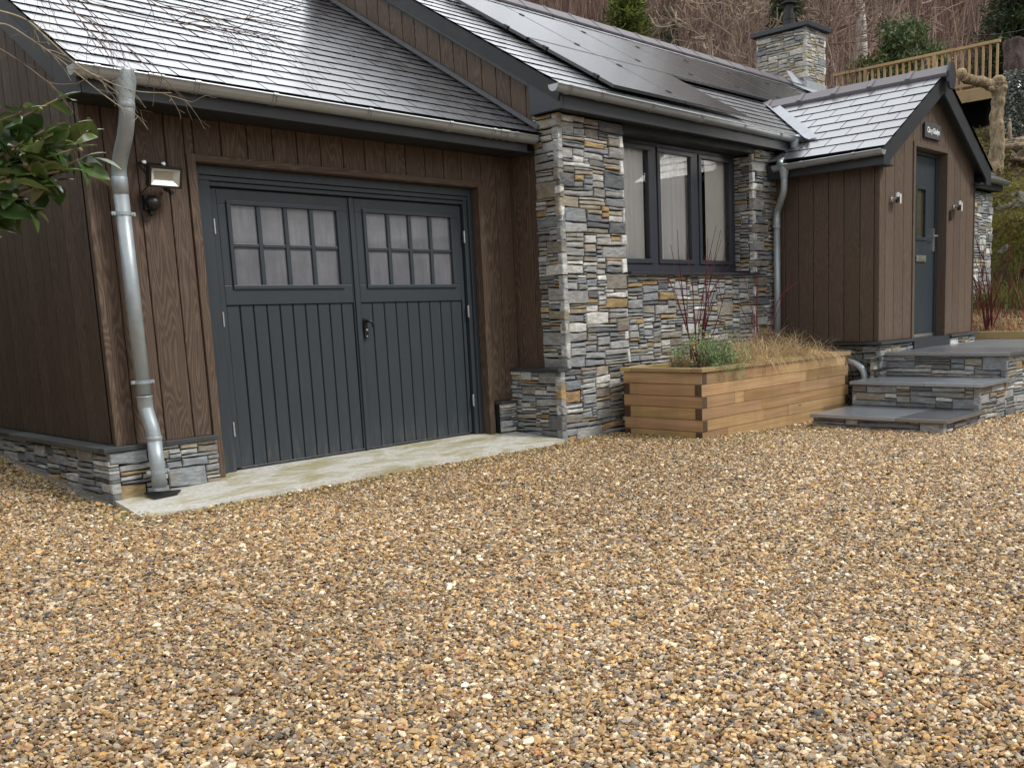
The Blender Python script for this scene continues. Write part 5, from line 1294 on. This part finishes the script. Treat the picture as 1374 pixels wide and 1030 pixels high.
# ================================================================== HILLSIDE
def sm(a, b, k=.8):
    h = max(0, k - abs(a - b)) / k; return max(a, b) + h * h * k * .25
HRP = [(9.8, -.6), (10.24, .42), (12, .72), (13.7, 1.0), (14.2, 1.45), (14.6, 2.3), (15.6, 3.05), (17.5, 3.75), (20, 4.5), (25, 5.8), (32, 8.6), (40, 14), (60, 32), (110, 62), (400, 90)]
HBP = [(5.6, -.6), (6.4, .7), (9, 2.2), (14, 5.2), (25, 13.5), (45, 27), (75, 38), (300, 52)]
def hill_z(x, y):
    r_ = interp(x, HRP) if y < 400 else 0
    r_ -= max(0, -5 - y) * .35 if x > 13 else max(0, -4.5 - y) * .3
    b_ = interp(y + .0, HBP)
    if x < 3: b_ = b_ * max(.55, 1 - (3 - x) * .012)
    az = math.degrees(math.atan2(y + 6, x + 2)); b_ *= 1 + .22 * min(1, max(0, (45 - az) / 8)) * min(1, max(0, (y - 9) / 12))
    z = sm(r_, b_)
    k = min(1, max(0, (max(x - 13.6, (y - 5.8)) / 3)))
    z += k * (noise.noise(Vector((x * .35, y * .35, 0))) * .7 + noise.noise(Vector((x * 1.1, y * 1.1, 5))) * .28)
    return z
def axis(segs):
    out = []
    for a, b, s in segs:
        x = a
        while x < b - 1e-6: out.append(x); x += s
    return out + [segs[-1][1]]
gx = axis([(-120, -20, 10), (-20, 6, 2), (6, 9.6, .9), (9.6, 22, .3), (22, 40, 1), (40, 70, 3), (70, 300, 23)])
gy_ = axis([(-60, -8, 6), (-8, 6, .35), (6, 16, .5), (16, 40, 1.2), (40, 80, 4), (80, 260, 20)])
mb = MB(); nx = len(gx)
for y in gy_:
    for x in gx: mb.v.append((x, y, hill_z(x, y)))
for j in range(len(gy_) - 1):
    for i in range(nx - 1):
        q = [j * nx + i, j * nx + i + 1, (j + 1) * nx + i + 1, (j + 1) * nx + i]
        if max(mb.v[k][2] for k in q) > -.4: mb.f.append(q); mb.c.append((1, 1, 1)); mb.uv.append(None)
h = mb.build('hillside', M['hill'], smooth=True, kind='structure'); h['label'] = 'steep brown and mossy wooded hillside rising behind the house'
# the far side of the valley, behind the camera
mb = MB(); nA = 60
for i in range(nA + 1):
    a = PI * 1.02 + PI * .96 * i / nA; zz = 16 + 9 * noise.noise(Vector((i * .22, 0, 0)))
    for r_, z_ in ((120, -.3), (150, zz * .55), (190, zz)): mb.v.append((math.cos(a) * r_, math.sin(a) * r_, z_))
for i in range(nA):
    for k in (0, 1): mb.f.append([3 * i + k, 3 * i + 3 + k, 3 * i + 4 + k, 3 * i + 1 + k]); mb.c.append((1, 1, 1)); mb.uv.append(None)
mb.build('far_hills', plain('far_hills', (.06, .065, .045), .95, var=.5, vs=.12), smooth=True, kind='structure')

# woodland of thin bare saplings and bracken on the hill: one uncountable mass
mb = MB(); PURP = [(.20, .11, .10), (.25, .15, .135), (.15, .085, .08), (.31, .21, .17), (.40, .31, .24)]
def sapling(x, y, H, r, c, twigs, lean=.12):
    z = hill_z(x, y) - .1; d = Vector((R.gauss(0, lean), R.gauss(0, lean), 1)).normalized(); p = Vector((x, y, z)); pts = [p.copy()]
    for i in range(4): d = (d + rdir() * .10).normalized(); p = p + d * H / 4; pts.append(p.copy())
    mb.tube(pts, [r, r * .85, r * .65, r * .4, r * .12], 3, c, cap=False)
    for _ in range(twigs):
        i = R.randint(0, 3); b = pts[i].lerp(pts[i + 1], R.random()); dd = (rdir() * .55 + Vector((0, 0, 1.0))).normalized(); L = H * R.uniform(.12, .4); e = b + dd * L + Vector((0, 0, .06 * L)); s = dd.orthogonal().normalized() * r * .42; m_ = (b + e) / 2 + rdir() * L * .07
        mb.add([b - s, b + s, m_ + s * .7, m_ - s * .7, e], [(0, 1, 2, 3), (3, 2, 4)], mul(c, R.uniform(.8, 1.3)))
def az_of(u, v, d):
    q = PX(u, v, d); return math.degrees(math.atan2(q.y - CC.y, q.x - CC.x))
CLEAR = [(az_of(845, 40, 34), 1.7, 40), (az_of(1217, 72, 24), 1.9, 28), (az_of(1362, 40, 31), 2.2, 33), (az_of(1052, 12, 30), 1.2, 32), (az_of(1157, 60, 29), .5, 30)]
cnt = 0
for _ in range(40000):
    if cnt >= 5200: break
    D = R.uniform(20, 62); az = rad(R.uniform(20, 54)); x = CC.x + D * math.cos(az); y = CC.y + D * math.sin(az)
    if (x < 16 and y < 7.5) or (x > 13 and y < 4 and x < 24): continue
    if any(abs(math.degrees(az) - a_) < w_ and D < d_ for a_, w_, d_ in CLEAR): continue
    c_ = mul(R.choice(PURP), R.uniform(.7, 1.2) * (1 if noise.noise(Vector((x * .12, y * .12, 2))) > -.1 else 1.35))
    sapling(x, y, R.uniform(1.8, 4.6), R.uniform(.010, .022) * max(1, D / 32), c_, R.randint(6, 11)); cnt += 1
tag(mb.build('bare_woodland', M['twig'], kind='stuff'), 'mass of thin purple-brown bare saplings covering the hillside', 'woodland')

# individual trees
def tree(name, label, cat, base, H, r, c, lean, depth=4, spread=.55, group=None, kids=(2, 4), trunkf=.45, minr=.012, bm='bark', up=.05):
    b = Vector(base); b.z = hill_z(b.x, b.y) - .2; t = thing(name, label, cat, b, group)
    mb = MB(); p = b.copy(); d = (Vector(lean) + Vector((0, 0, 1))).normalized(); pts = [p.copy()]; rs = [r]; n = 10
    for i in range(n): d = (d + rdir() * .05 + Vector((0, 0, .02))).normalized(); p = p + d * H / n; pts.append(p.copy()); rs.append(max(.02, r * (1 - .85 * (i + 1) / n)))
    mb.tube(pts, rs, 10, c, cap=False); tr = mb.build('trunk', M[bm] if isinstance(bm, str) else bm, t, smooth=True)
    mb = MB()
    for i in range(max(2, int(n * trunkf * .6)), n + 1):
        for _ in range(2):
            dd = (rdir() * .9 + Vector((0, 0, .35))).normalized(); branch(mb, pts[i], dd, H * R.uniform(.14, .30), rs[i] * .55, depth - 2, mul(c, 1.0), spread, 4, kids, .22, up, minr, 5)
    mb.build('crown', M['twig'], t)
    return t
def mk_birch():
    m, nt, b = newmat('birch_bark'); p = geo(nt)
    n = noise_n(nt, vec_scale(nt, p, (2.5, 2.5, 9)), 1, 5, .7, .6)
    nt.links.new(ramp(nt, n, [(.38, (.06, .05, .045)), (.48, (.55, .52, .47)), (.7, (.78, .76, .71))]), b.inputs['Base Color']); b.inputs['Roughness'].default_value = .7
    return m
def at(u, v, d): return PX(u, v, d)
q = at(1160, 122, 29); tree('birch_tree', 'white-barked birch trunk standing behind the chimney and porch ridge', 'birch tree', q, 11.5, .21, (.30, .22, .17), (-.04, 0, 0), 4, .5, minr=.015, bm=mk_birch())
q = at(1038, 80, 31); tree('bare_tree', 'pale twisted bare tree on the garage side of the chimney', 'tree', q, 7.5, .11, (.46, .37, .28), (-.30, .20, 0), 5, .75, 'bare trees on the hillside', (3, 4), .3, .016)
q = at(1215, 110, 33); tree('bare_tree', 'bare branching tree above the green laurel bush', 'tree', q, 8.5, .14, (.33, .25, .18), (.12, -.05, 0), 5, .75, 'bare trees on the hillside', (3, 4), .3, .016)
q = at(1272, 100, 36); tree('bare_tree', 'bare pale-limbed tree leaning out above the deck railing', 'tree', q, 8.5, .15, (.40, .31, .22), (.28, -.25, 0), 5, .8, 'bare trees on the hillside', (3, 4), .25, .018)
q = at(1118, 110, 27); tree('bare_tree', 'thin bare tree between the chimney and the white birch', 'tree', q, 6.5, .10, (.27, .19, .15), (-.12, .1, 0), 5, .7, 'bare trees on the hillside', (3, 4), .3, .014)
for u_, v_, d_, lb in ((1090, 70, 34, 'slim tan bare tree rising between chimney and birch'), (985, 40, 40, 'fine-twigged bare tree seen above the chimney cap'), (1185, 60, 38, 'grey bare tree behind the birch trunk'), (1300, 60, 40, 'far bare tree high above the deck')):
    tree('bare_tree', lb, 'tree', at(u_, v_, d_), 8, .11, (.42, .33, .25), (R.uniform(-.2, .2), 0, 0), 5, .8, 'bare trees on the hillside', (3, 4), .25, .016)
q = at(905, 60, 38); tree('bare_tree', 'spindly bare tree next to the dull grey-green bush behind the ridge', 'tree', q, 6.5, .10, (.28, .19, .16), (.1, 0, 0), 5, .7, 'bare trees on the hillside', (3, 4), .3, .018)
q = at(720, 30, 40); tree('bare_tree', 'tawny bare tree behind the garage end of the main ridge', 'tree', q, 6.0, .10, (.34, .25, .19), (-.1, 0, 0), 5, .7, 'bare trees on the hillside', (3, 4), .2, .02)

def evergreen(name, label, cat, c, r, n, L, w, pal, clumps, matk='leaf', droop=0, tight=.33, trunk=True):
    c = Vector(c); g0 = min(hill_z(c.x, c.y), c.z - r[2] * .5) - .1
    t = thing(name, label, cat, (c.x, c.y, g0))
    mb = MB()
    for _ in range(5 if trunk else 3):
        e = c + Vector((R.uniform(-.5, .5) * r[0], R.uniform(-.5, .5) * r[1], R.uniform(-.1, .6) * r[2])); mb.tube([(c.x + R.uniform(-.1, .1), c.y, g0), (Vector((c.x, c.y, g0)) + e) / 2 + rdir() * .1, e], [.05 * r[2] ** .5, .035, .012], 6, (.10, .075, .055), cap=False)
    mb.build('trunk', M['bark'], t)
    mb = MB(); foliage(mb, c, r, n, L, w, pal, clumps, tight, droop); mb.build('crown', M[matk], t)
    return t
def conifer(name, label, base, H, rad_, pal, n=260, lf=24, ll=.16):
    b = Vector(base); b.z = min(b.z, hill_z(b.x, b.y) - .1) if b.z > hill_z(b.x, b.y) else hill_z(b.x, b.y) - .1; t = thing(name, label, 'conifer', b)
    mb = MB(); mb.tube([b, b + Vector((0, 0, H))], [.02 * H, .01], 7, (.10, .07, .05), cap=False); mb.build('trunk', M['bark'], t)
    mb = MB()
    for _ in range(n):
        f = R.random() ** 1.25; z = H * (.06 + .92 * f); a = R.uniform(0, 2 * PI); rr = rad_ * (1 - f) ** .75 * R.uniform(.55, 1.08)
        tone = R.uniform(.55, 1.35); d = Vector((math.cos(a), math.sin(a), R.uniform(-.25, .25)))
        for k in range(lf):
            tt = R.uniform(.15, 1); p = b + Vector((0, 0, z)) + d * rr * tt + rdir() * .11 * (rad_ ** .5)
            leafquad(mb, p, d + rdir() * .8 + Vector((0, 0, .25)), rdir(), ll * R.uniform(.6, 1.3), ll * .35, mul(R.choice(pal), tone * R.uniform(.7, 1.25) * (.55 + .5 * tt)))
    mb.build('crown', M['leaf'], t)
YG = [(.17, .22, .05), (.23, .28, .075), (.12, .16, .04), (.28, .32, .10)]
DG = [(.05, .08, .035), (.07, .11, .05), (.095, .14, .065), (.13, .165, .10)]
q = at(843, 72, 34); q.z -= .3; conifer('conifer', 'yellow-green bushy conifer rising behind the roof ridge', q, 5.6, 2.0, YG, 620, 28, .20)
q = at(886, 60, 36); evergreen('holly_bush', 'dull grey-green bush touching the yellow-green conifer', 'bush', q, (.8, .8, 1.7), 2600, .14, .06, [(.10, .12, .075), (.14, .15, .10), (.07, .085, .05)], 26, tight=.4)
q = at(1052, 12, 30); evergreen('ivy_tree', 'dark ivy-covered tree behind the chimney flue', 'tree', q, (.85, .85, 1.3), 2600, .15, .10, DG, 26)
q = at(1217, 72, 24); evergreen('laurel_bush', 'glossy green laurel bush above the porch ridge', 'bush', q, (1.0, .9, .72), 4200, .15, .065, [(.07, .115, .04), (.11, .16, .065), (.15, .20, .09), (.05, .08, .03), (.20, .23, .13)], 34, tight=.28)
q = at(1180, 106, 23.5); evergreen('laurel_bush', 'yellowish green laurel bush touching the back of the porch ridge', 'bush', q, (.8, .7, .6), 1800, .14, .06, [(.13, .16, .05), (.18, .20, .07), (.09, .12, .04)], 20, tight=.33)
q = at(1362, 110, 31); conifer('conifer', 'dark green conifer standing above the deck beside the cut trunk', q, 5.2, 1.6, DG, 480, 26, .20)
q = at(935, 82, 37); evergreen('small_conifer', 'little green bush peeping over the roof ridge near the chimney', 'bush', q, (.55, .5, .5), 700, .12, .05, YG, 10)

# ------------------------------------------------------------------ deck, cut trunks, bank
DX = 20.0
t = thing('timber_deck', 'raised timber deck with slatted railing on the bank behind the porch', 'deck', (DX, 2.9, 5.0))
dy0, dy1, dzf = 1.55, 5.6, 5.70
mb = MB(); uvbox(mb, (DX - .05, dy0, dzf - .30), (DX, dy1, dzf - .05), (.85, .85, .85), 1); mb.build('joist_fascia', M['deckwood'], t)
mb = MB()
for k in range(18): uvbox(mb, (DX + .002 + .145 * k, dy0, dzf - .045), (DX + .14 + .145 * k, dy1, dzf - .012), pc_(), 1)
mb.build('deck_board', M['deckwood'], t)
mb = MB(); uvbox(mb, (DX - .06, dy0, dzf + .86), (DX + .04, dy1, dzf + .92), (1.1, 1.1, 1.1), 1); uvbox(mb, (DX - .04, dy0, dzf + .05), (DX + .02, dy1, dzf + .11), (1, 1, 1), 1); mb.build('rail', M['deckwood'], t)
y = dy0 + .03; k = 0
while y < dy1:
    mb = MB()
    if k % 11 == 9: uvbox(mb, (DX - .055, y - .01, dzf - .25), (DX + .035, y + .08, dzf + .90), pc_(), 2); mb.build('post', M['deckwood'], t)
    else: uvbox(mb, (DX - .03, y, dzf + .11), (DX + .012, y + .045, dzf + .86), pc_(), 2); mb.build('baluster', M['deckwood'], t)
    y += .155; k += 1
mb = MB()
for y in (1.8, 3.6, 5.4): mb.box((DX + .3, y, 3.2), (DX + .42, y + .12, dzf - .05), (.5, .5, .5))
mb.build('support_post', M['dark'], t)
mb = MB(); mb.box((DX + .9, 1.5, 3.6), (DX + 1.0, 5.6, dzf - .06)); mb.build('shade_sheet', M['dark'], t)  # near-black sheet added for the shade under the deck
# pollarded trunk with one cut arm
def knobbly(mb, pts, rs, c, n=12):
    pts = smooth_path(pts, 12); rs2 = []
    for i in range(len(pts)):
        f = i / 12; k = min(int(f), len(rs) - 2); rs2.append(lerp(rs[k], rs[k + 1], min(1, f - k)) * (1 + .14 * noise.noise(Vector((i * .3, rs[0] * 9, 1)))))
    b0 = len(mb.v); mb.tube(pts, rs2, 22, c)
    for k in range(b0, len(mb.v)):
        q = Vector(mb.v[k]); d3 = noise.noise_vector(q * 5) * .018 + noise.noise_vector(q * 14) * .012; mb.v[k] = tuple(q + d3)
t = thing('pollarded_tree', 'pale cut-back tree trunk with one sawn-off arm in front of the deck', 'tree stump', at(1336, 240, 18.6))
d_ = 17.6; CB = (.34, .27, .18)
mb = MB(); knobbly(mb, [at(1333, 275, d_), at(1335, 225, d_), at(1339, 190, d_), at(1337, 160, d_), at(1340, 132, d_), at(1341, 112, d_)], [.24, .155, .125, .115, .125, .15], CB); mb.build('trunk', M['bark'], t, smooth=True)
mb = MB(); knobbly(mb, [at(1340, 122, d_), at(1328, 114, d_), at(1313, 109, d_ - .1), at(1301, 107, d_ - .2), at(1292, 103, d_ - .3)], [.115, .10, .09, .085, .10], (.38, .30, .20)); mb.lathe([(.03, -.10), (.085, -.06), (.10, .0), (.085, .06), (.05, .085)], at(1290, 99, d_ - .3), 10, (.50, .38, .25), ax=(-.5, -.3, 1)); mb.lathe([(.07, -.08), (.12, -.03), (.12, .03), (.07, .08)], at(1340, 108, d_), 10, (.46, .36, .24)); mb.lathe([(.04, -.05), (.075, 0), (.05, .06)], at(1347, 119, d_ - .1), 9, (.5, .38, .24)); mb.lathe([(.03, -.04), (.06, 0), (.04, .05)], at(1330, 120, d_ - .15), 9, (.44, .33, .22)); mb.build('sawn_arm', M['bark'], t, smooth=True)
t = thing('cut_trunk', 'thick dark sawn-off tree trunk beside the deck railing, clad in grey ivy', 'tree stump', at(1364, 200, 19.2))
mb = MB(); knobbly(mb, [at(1366, 215, 19.4), at(1364, 160, 19.4), at(1362, 110, 19.4), at(1361, 56, 19.4)], [.30, .24, .22, .21], (.12, .09, .085)); mb.build('trunk', M['bark'], t, smooth=True)
mb = MB()
for _ in range(2600):
    v = R.uniform(95, 205); p = at(1366 + R.gauss(0, 10), v, 19.1 + R.uniform(-.25, .3)); leafquad(mb, p, rdir() + Vector((0, 0, -.3)), rdir() + Vector((-1, -.5, .5)), R.uniform(.05, .10), .05, mul(R.choice([(.10, .125, .10), (.16, .18, .16), (.06, .08, .05), (.22, .24, .22)]), R.uniform(.6, 1.2)))
mb.build('ivy', M['gloss'], t)
# moss and scrub tumbling down the bank
mb = MB(); MO = [(.26, .23, .05), (.18, .165, .04), (.33, .27, .08), (.11, .12, .035), (.20, .13, .06), (.22, .20, .05)]
for _ in range(5200):
    x = R.uniform(13.9, 19.5); y = R.uniform(-3.5, 2.8)
    if noise.noise(Vector((x * .8, y * .8, 9))) < -.12: continue
    z = hill_z(x, y); tone = .7 + .6 * noise.noise(Vector((x * 1.4, y * 1.4, 4)))
    for _k in range(4): leafquad(mb, Vector((x, y, z)) + rdir() * .09, Vector((R.uniform(-1, .2), R.uniform(-1, .5), R.uniform(-.8, .4))), rdir() + Vector((-.6, -.4, .6)), R.uniform(.06, .16), R.uniform(.02, .05), mul(R.choice(MO), tone * R.uniform(.7, 1.2)))
tag(mb.build('moss', M['leaf'], kind='stuff'), 'yellow-green moss and trailing scrub over the steep bank at the right', 'moss')
def rock(label, c, r, seed, group='rocks in the bank'):
    t_ = (1 + 5 ** .5) / 2
    import bmesh
    bm = bmesh.new(); bmesh.ops.create_icosphere(bm, subdivisions=4, radius=1)
    for v in bm.verts:
        p = v.co.copy(); k = 1 + .34 * noise.noise(p * 1.3 + Vector((seed, 0, 0))) + .20 * noise.noise(p * 2.8 + Vector((0, seed, 0))) + .09 * noise.noise(p * 8 + Vector((0, seed, 0))); k = round(k * 9) / 9 * .5 + k * .5
        v.co = Vector((p.x * r[0], p.y * r[1], p.z * r[2])) * k
    me = bpy.data.meshes.new('rock'); bm.to_mesh(me); bm.free()
    a = me.color_attributes.new('Col', 'FLOAT_COLOR', 'CORNER'); a.data.foreach_set('color', [.22, .205, .165, 1] * len(me.loops)); me.materials.append(M['stone_rock'])
    o = bpy.data.objects.new('rock', me); col.objects.link(o); o.location = c; tag(o, label, 'rock', group)
M['stone_rock'] = stone_mat('bank_rock', .9, .45)
rock('large pale mossy boulder, the biggest in the bank', at(1366, 305, 16.7), (.34, .40, .60), 3)
rock('dark rock under the moss behind the house corner', at(1338, 318, 17.0), (.40, .4, .45), 8)
rock('small rock low in the bank above the green grass', at(1356, 340, 16.3), (.3, .3, .22), 12)
for k in range(16):
    mb = MB(); c = at(1350 + R.uniform(0, 30), 184 + R.uniform(0, 34), 18.0 + R.uniform(-.3, .3)); d = Vector((R.uniform(-1, 1), R.uniform(-1, 1), R.uniform(-.25, .3))).normalized(); L = R.uniform(.25, .5)
    if k == 0: c = at(1356, 178, 17.9); d = Vector((.2, .2, 1)).normalized(); L = .4
    mb.tube([c - d * L * .5, c + rdir() * .03, c + d * L * .5], [R.uniform(.03, .055)] * 3, 7, mul(R.choice([(.42, .33, .24), (.30, .22, .16), (.52, .44, .34)]), R.uniform(.8, 1.1)))
    o = mb.build('log', M['bark']); tag(o, 'pale split log lying in the tumbled heap on the bank' if k else 'pale forked stick standing upright out of the log heap', 'log', 'logs heaped on the bank' if k else None)
# bed: green grass, straw, red twigs
mb = MB()
for _ in range(420):
    x = R.uniform(12.6, 14.3); y = R.uniform(-2.8, -.2); tuft(mb, (x, y, hill_z(x, y)), 9, .34, .4, [(.13, .24, .045), (.18, .30, .06), (.10, .17, .04)], w=.006, droop=(.3, 1.4), r0=.07, seg=3)
tag(mb.build('green_grass', M['straw'], kind='stuff'), 'bright green grass at the foot of the bank beyond the house corner', 'grass')
mb = MB()
for _ in range(330):
    x = R.uniform(10.4, 12.6); y = R.uniform(-3.2, -.7); tuft(mb, (x, y, hill_z(x, y)), 12, .24, .7, STRAW + [(.5, .34, .26)], w=.004, droop=(.8, 2.6), r0=.1, seg=3)
tag(mb.build('straw_grass', M['straw'], kind='stuff'), 'pale straw-coloured dead grass in the bed beyond the landing', 'grass')
mb = MB()
for _ in range(45):
    x = R.uniform(10.7, 11.6); y = R.uniform(-2.3, -.9); p = Vector((x, y, hill_z(x, y) + R.uniform(.02, .22)))
    for _k in range(6): leafquad(mb, p + rdir() * .05, rdir(), rdir(), .04, .02, mul((.48, .05, .06), R.uniform(.5, 1.2)))
tag(mb.build('red_leaved_plant', M['leaf'], kind='stuff'), 'scattered crimson low foliage among the straw grass', 'plant')
dogwood('dogwood', 'bare dark red multi-stemmed dogwood in the bed beyond the landing', (10.95, -1.62, .50), 9, 1.25, (.13, .03, .03), None, .012, 4)
mb = MB()
for _ in range(130):
    p = Vector((R.uniform(12.2, 12.9), R.uniform(-2.0, -.5), 0)); p.z = hill_z(p.x, p.y); d = Vector((R.uniform(-.5, .5), R.uniform(-.5, .5), 1)).normalized(); L = R.uniform(.3, .75); mb.tube([p, p + d * L * .5 + rdir() * .03, p + d * L], [.006, .004, .002], 4, mul(R.choice([(.17, .045, .035), (.24, .075, .05), (.12, .04, .03), (.26, .17, .10)]), R.uniform(.7, 1.2)), cap=False)
tag(mb.build('red_stemmed_shrub', M['twig']), 'dense thicket of fine red stems in front of the green grass', 'shrub')
# overhead cable
mb = MB(); a, b = at(1290, 47, 30), at(1420, 26, 24); mb.tube([lerp(a, b, i / 8) - Vector((0, 0, .15 * math.sin(PI * i / 8))) for i in range(9)], .013, 5, (.02, .02, .02)); tag(mb.build('overhead_cable', M['black']), 'thin black cable strung across the trees above the deck', 'cable')

# ------------------------------------------------------------------ camellia and bare twigs at the left
t = thing('camellia', 'glossy dark green camellia branch with buds in front of the garage side wall', 'shrub', (-2.35, -2.5, GZ))
mb = MB(); tw = []
root = Vector((-2.3, -2.6, GZ)); hub = Vector((-1.95, -2.75, 1.35))
mb.tube(smooth_path([root, (-2.25, -2.6, .5), (-2.1, -2.7, 1.0), hub], 4), [.035 - .0012 * i for i in range(13)], 7, (.20, .15, .10), cap=False)
ends = [(30, 150, 2.85), (78, 133, 2.95), (60, 175, 2.9), (95, 170, 3.0), (20, 200, 2.8), (55, 215, 2.85), (100, 200, 3.0), (112, 212, 3.05), (15, 240, 2.8), (42, 255, 2.85), (80, 230, 2.95), (28, 285, 2.85), (60, 200, 3.05), (5, 175, 2.9), (110, 180, 3.1), (70, 245, 3.05), (10, 270, 2.95)]
for (u, v, d) in ends:
    e = at(u, v, d); m1 = hub.lerp(e, .55) + Vector((R.uniform(-.05, .05), R.uniform(-.05, .05), R.uniform(-.08, .02))); pp = smooth_path([hub, m1, e], 5)
    mb.tube(pp, [.009 - .0006 * i for i in range(len(pp))], 5, (.26, .19, .11), cap=False); tw.append(pp)
mb.build('branch', M['twig'], t)
mb = MB(); CG = [(.065, .115, .03), (.05, .095, .028), (.09, .145, .04), (.04, .075, .024), (.13, .17, .05)]
def cleaf(mb, p, d, up, L, w, c):
    p = Vector(p); d = Vector(d).normalized(); s = d.cross(Vector(up)); s = s.normalized() if s.length > 1e-3 else d.orthogonal().normalized(); n = s.cross(d).normalized()
    prof = [(0, .06), (.15, .55), (.38, 1), (.62, .92), (.82, .55), (.94, .22), (1, .0)]; vs = []
    for tt, ww in prof:
        cen = p + d * L * tt - n * L * .16 * tt * tt
        vs += [cen - s * w * .5 * ww + n * w * .13 * ww, cen, cen + s * w * .5 * ww + n * w * .13 * ww]
    fs = []
    for i in range(len(prof) - 1): fs += [(3 * i, 3 * i + 1, 3 * i + 4, 3 * i + 3), (3 * i + 1, 3 * i + 2, 3 * i + 5, 3 * i + 4)]
    mb.add(vs, fs, c)
for pp in tw:
    for i in range(18):
        f = R.uniform(.42, 1.0); k = min(len(pp) - 2, int(f * (len(pp) - 1))); p = pp[k].lerp(pp[k + 1], R.random()); ax = (pp[-1] - pp[-2]).normalized()
        d = (ax * .5 + rdir() * 1.0 + Vector((0, 0, -.25))).normalized(); cleaf(mb, p + rdir() * .03, d, rdir() * .7 + Vector((0, -.3, 1)), R.uniform(.078, .108), R.uniform(.048, .064), mul(R.choice(CG), R.uniform(.7, 1.4)))
    cleaf(mb, pp[-1], (pp[-1] - pp[-2]), (0, -.3, 1), .07, .036, mul((.11, .15, .03), R.uniform(.7, 1.3)))
for _ in range(900):          # the rest of the shrub, left of the picture
    d = rdir(); p = Vector((-2.25, -2.35, 1.15)) + Vector((d.x * .42, d.y * .45, d.z * .85)) * R.uniform(.4, 1); cleaf(mb, p, rdir() + d * .5, rdir() + Vector((0, 0, 1)), R.uniform(.055, .085), R.uniform(.03, .043), mul(R.choice(CG), R.uniform(.7, 1.4)))
mb.build('foliage', M['gloss'], t, smooth=True)
mb = MB()
for pp in tw:
    for _ in range(2): mb.cut(); mb.lathe([(.001, 0), (.006, .005), (.007, .010), (.004, .017), (.001, .021)], pp[-R.randint(1, 4)] + rdir() * .02, 8, mul((.42, .40, .20), R.uniform(.7, 1.2)), ax=rdir() + Vector((0, 0, .4)))
mb.build('flower_bud', M['leaf'], t, smooth=True)
# bare tree whose lowest boughs hang across the garage roof
t = thing('overhanging_tree', 'leafless tree whose thin twigs hang across the garage roof', 'tree', (-3.1, -2.0, GZ))
mb = MB(); crown = Vector((-2.55, -2.05, 2.35)); mb.tube(smooth_path([(-3.1, -2.0, GZ), (-3.0, -2.0, .9), (-2.85, -2.05, 1.7), crown, (-2.5, -2.0, 3.4), (-2.6, -1.8, 4.6)], 4), [.10 - .0035 * i for i in range(21)], 8, (.22, .18, .14), cap=False); mb.build('trunk', M['bark'], t)
mb = MB(); TW = (.17, .115, .085)
def bough(px, r0, twn, c=TW, tl=.22):
    q = [at(*p) for p in px]; e = q[0] + (q[0] - q[1]) * 1.3; pts = [crown, crown.lerp(e, .6) + Vector((0, 0, .05)), e] + q; pp = smooth_path(pts, 6); n = len(pp)
    mb.tube(pp, [lerp(r0, .0012, (i / n) ** .8) for i in range(n)], 5, mul(c, 1.15), cap=False)
    for _ in range(twn):
        i = R.randint(min(n - 3, 16), n - 2); d = (pp[i + 1] - pp[i]).normalized()
        branch(mb, pp[i], d + rdir() * .55, tl * R.uniform(.4, 1.1), .0022, R.choice([1, 1, 2]), mul(c, R.uniform(.75, 1.1)), .75, 4, (2, 3), .16, -.03, .0007, 4)
bough([(-40, 55, 3.3), (0, 32, 3.4), (40, 52, 3.45), (80, 80, 3.5), (105, 100, 3.5), (140, 128, 3.5), (168, 148, 3.45)], .0055, 8, (.33, .27, .19), .13)
bough([(-40, 8, 3.3), (0, 15, 3.35), (35, 27, 3.4), (62, 50, 3.4), (100, 84, 3.45), (135, 105, 3.4), (180, 122, 3.4), (230, 125, 3.4)], .006, 8, (.33, .28, .20), .14)
bough([(-40, 50, 3.2), (0, 66, 3.25), (40, 92, 3.3), (70, 112, 3.3), (108, 112, 3.3)], .006, 6, TW, .10)
bough([(-30, -60, 3.2), (50, -30, 3.4), (110, 0, 3.5), (175, 20, 3.6), (240, 32, 3.7), (300, 38, 3.8), (370, 50, 3.9)], .004, 17, TW, .24)
bough([(-30, -60, 3.2), (40, -40, 3.4), (90, 10, 3.5), (125, 30, 3.5), (165, 60, 3.5), (205, 85, 3.5)], .0034, 9, TW, .2)
bough([(0, -80, 3.2), (100, -50, 3.4), (180, -10, 3.5), (260, 20, 3.7), (330, 25, 3.8), (395, 8, 3.9)], .0036, 12, TW, .22)
bough([(0, -80, 3.2), (60, -40, 3.4), (110, 30, 3.4), (140, 60, 3.4), (160, 85, 3.4)], .005, 10, TW, .2)
mb.build('branch', M['twig'], t)
# unseen evergreen hedge, added to shade the garage's side wall
t = thing('unseen_shade_hedge', 'unseen dark evergreen hedge added beside the garage to shade its side wall', 'hedge', (-2.9, 2.5, GZ))
mb = MB(); mb.box((-3.0, .4, GZ), (-2.7, 6.6, 3.2), (.03, .03, .02)); mb.build('trunk', M['bark'], t)  # solid dark box as the core of the added hedge
mb = MB()
for y in (.6, 1.8, 3.0, 4.2, 5.4, 6.6): foliage(mb, (-2.75, y, 1.9), (.75, .9, 2.2), 900, .22, .13, DG, 18, .4)
mb.build('foliage', M['leaf'], t)
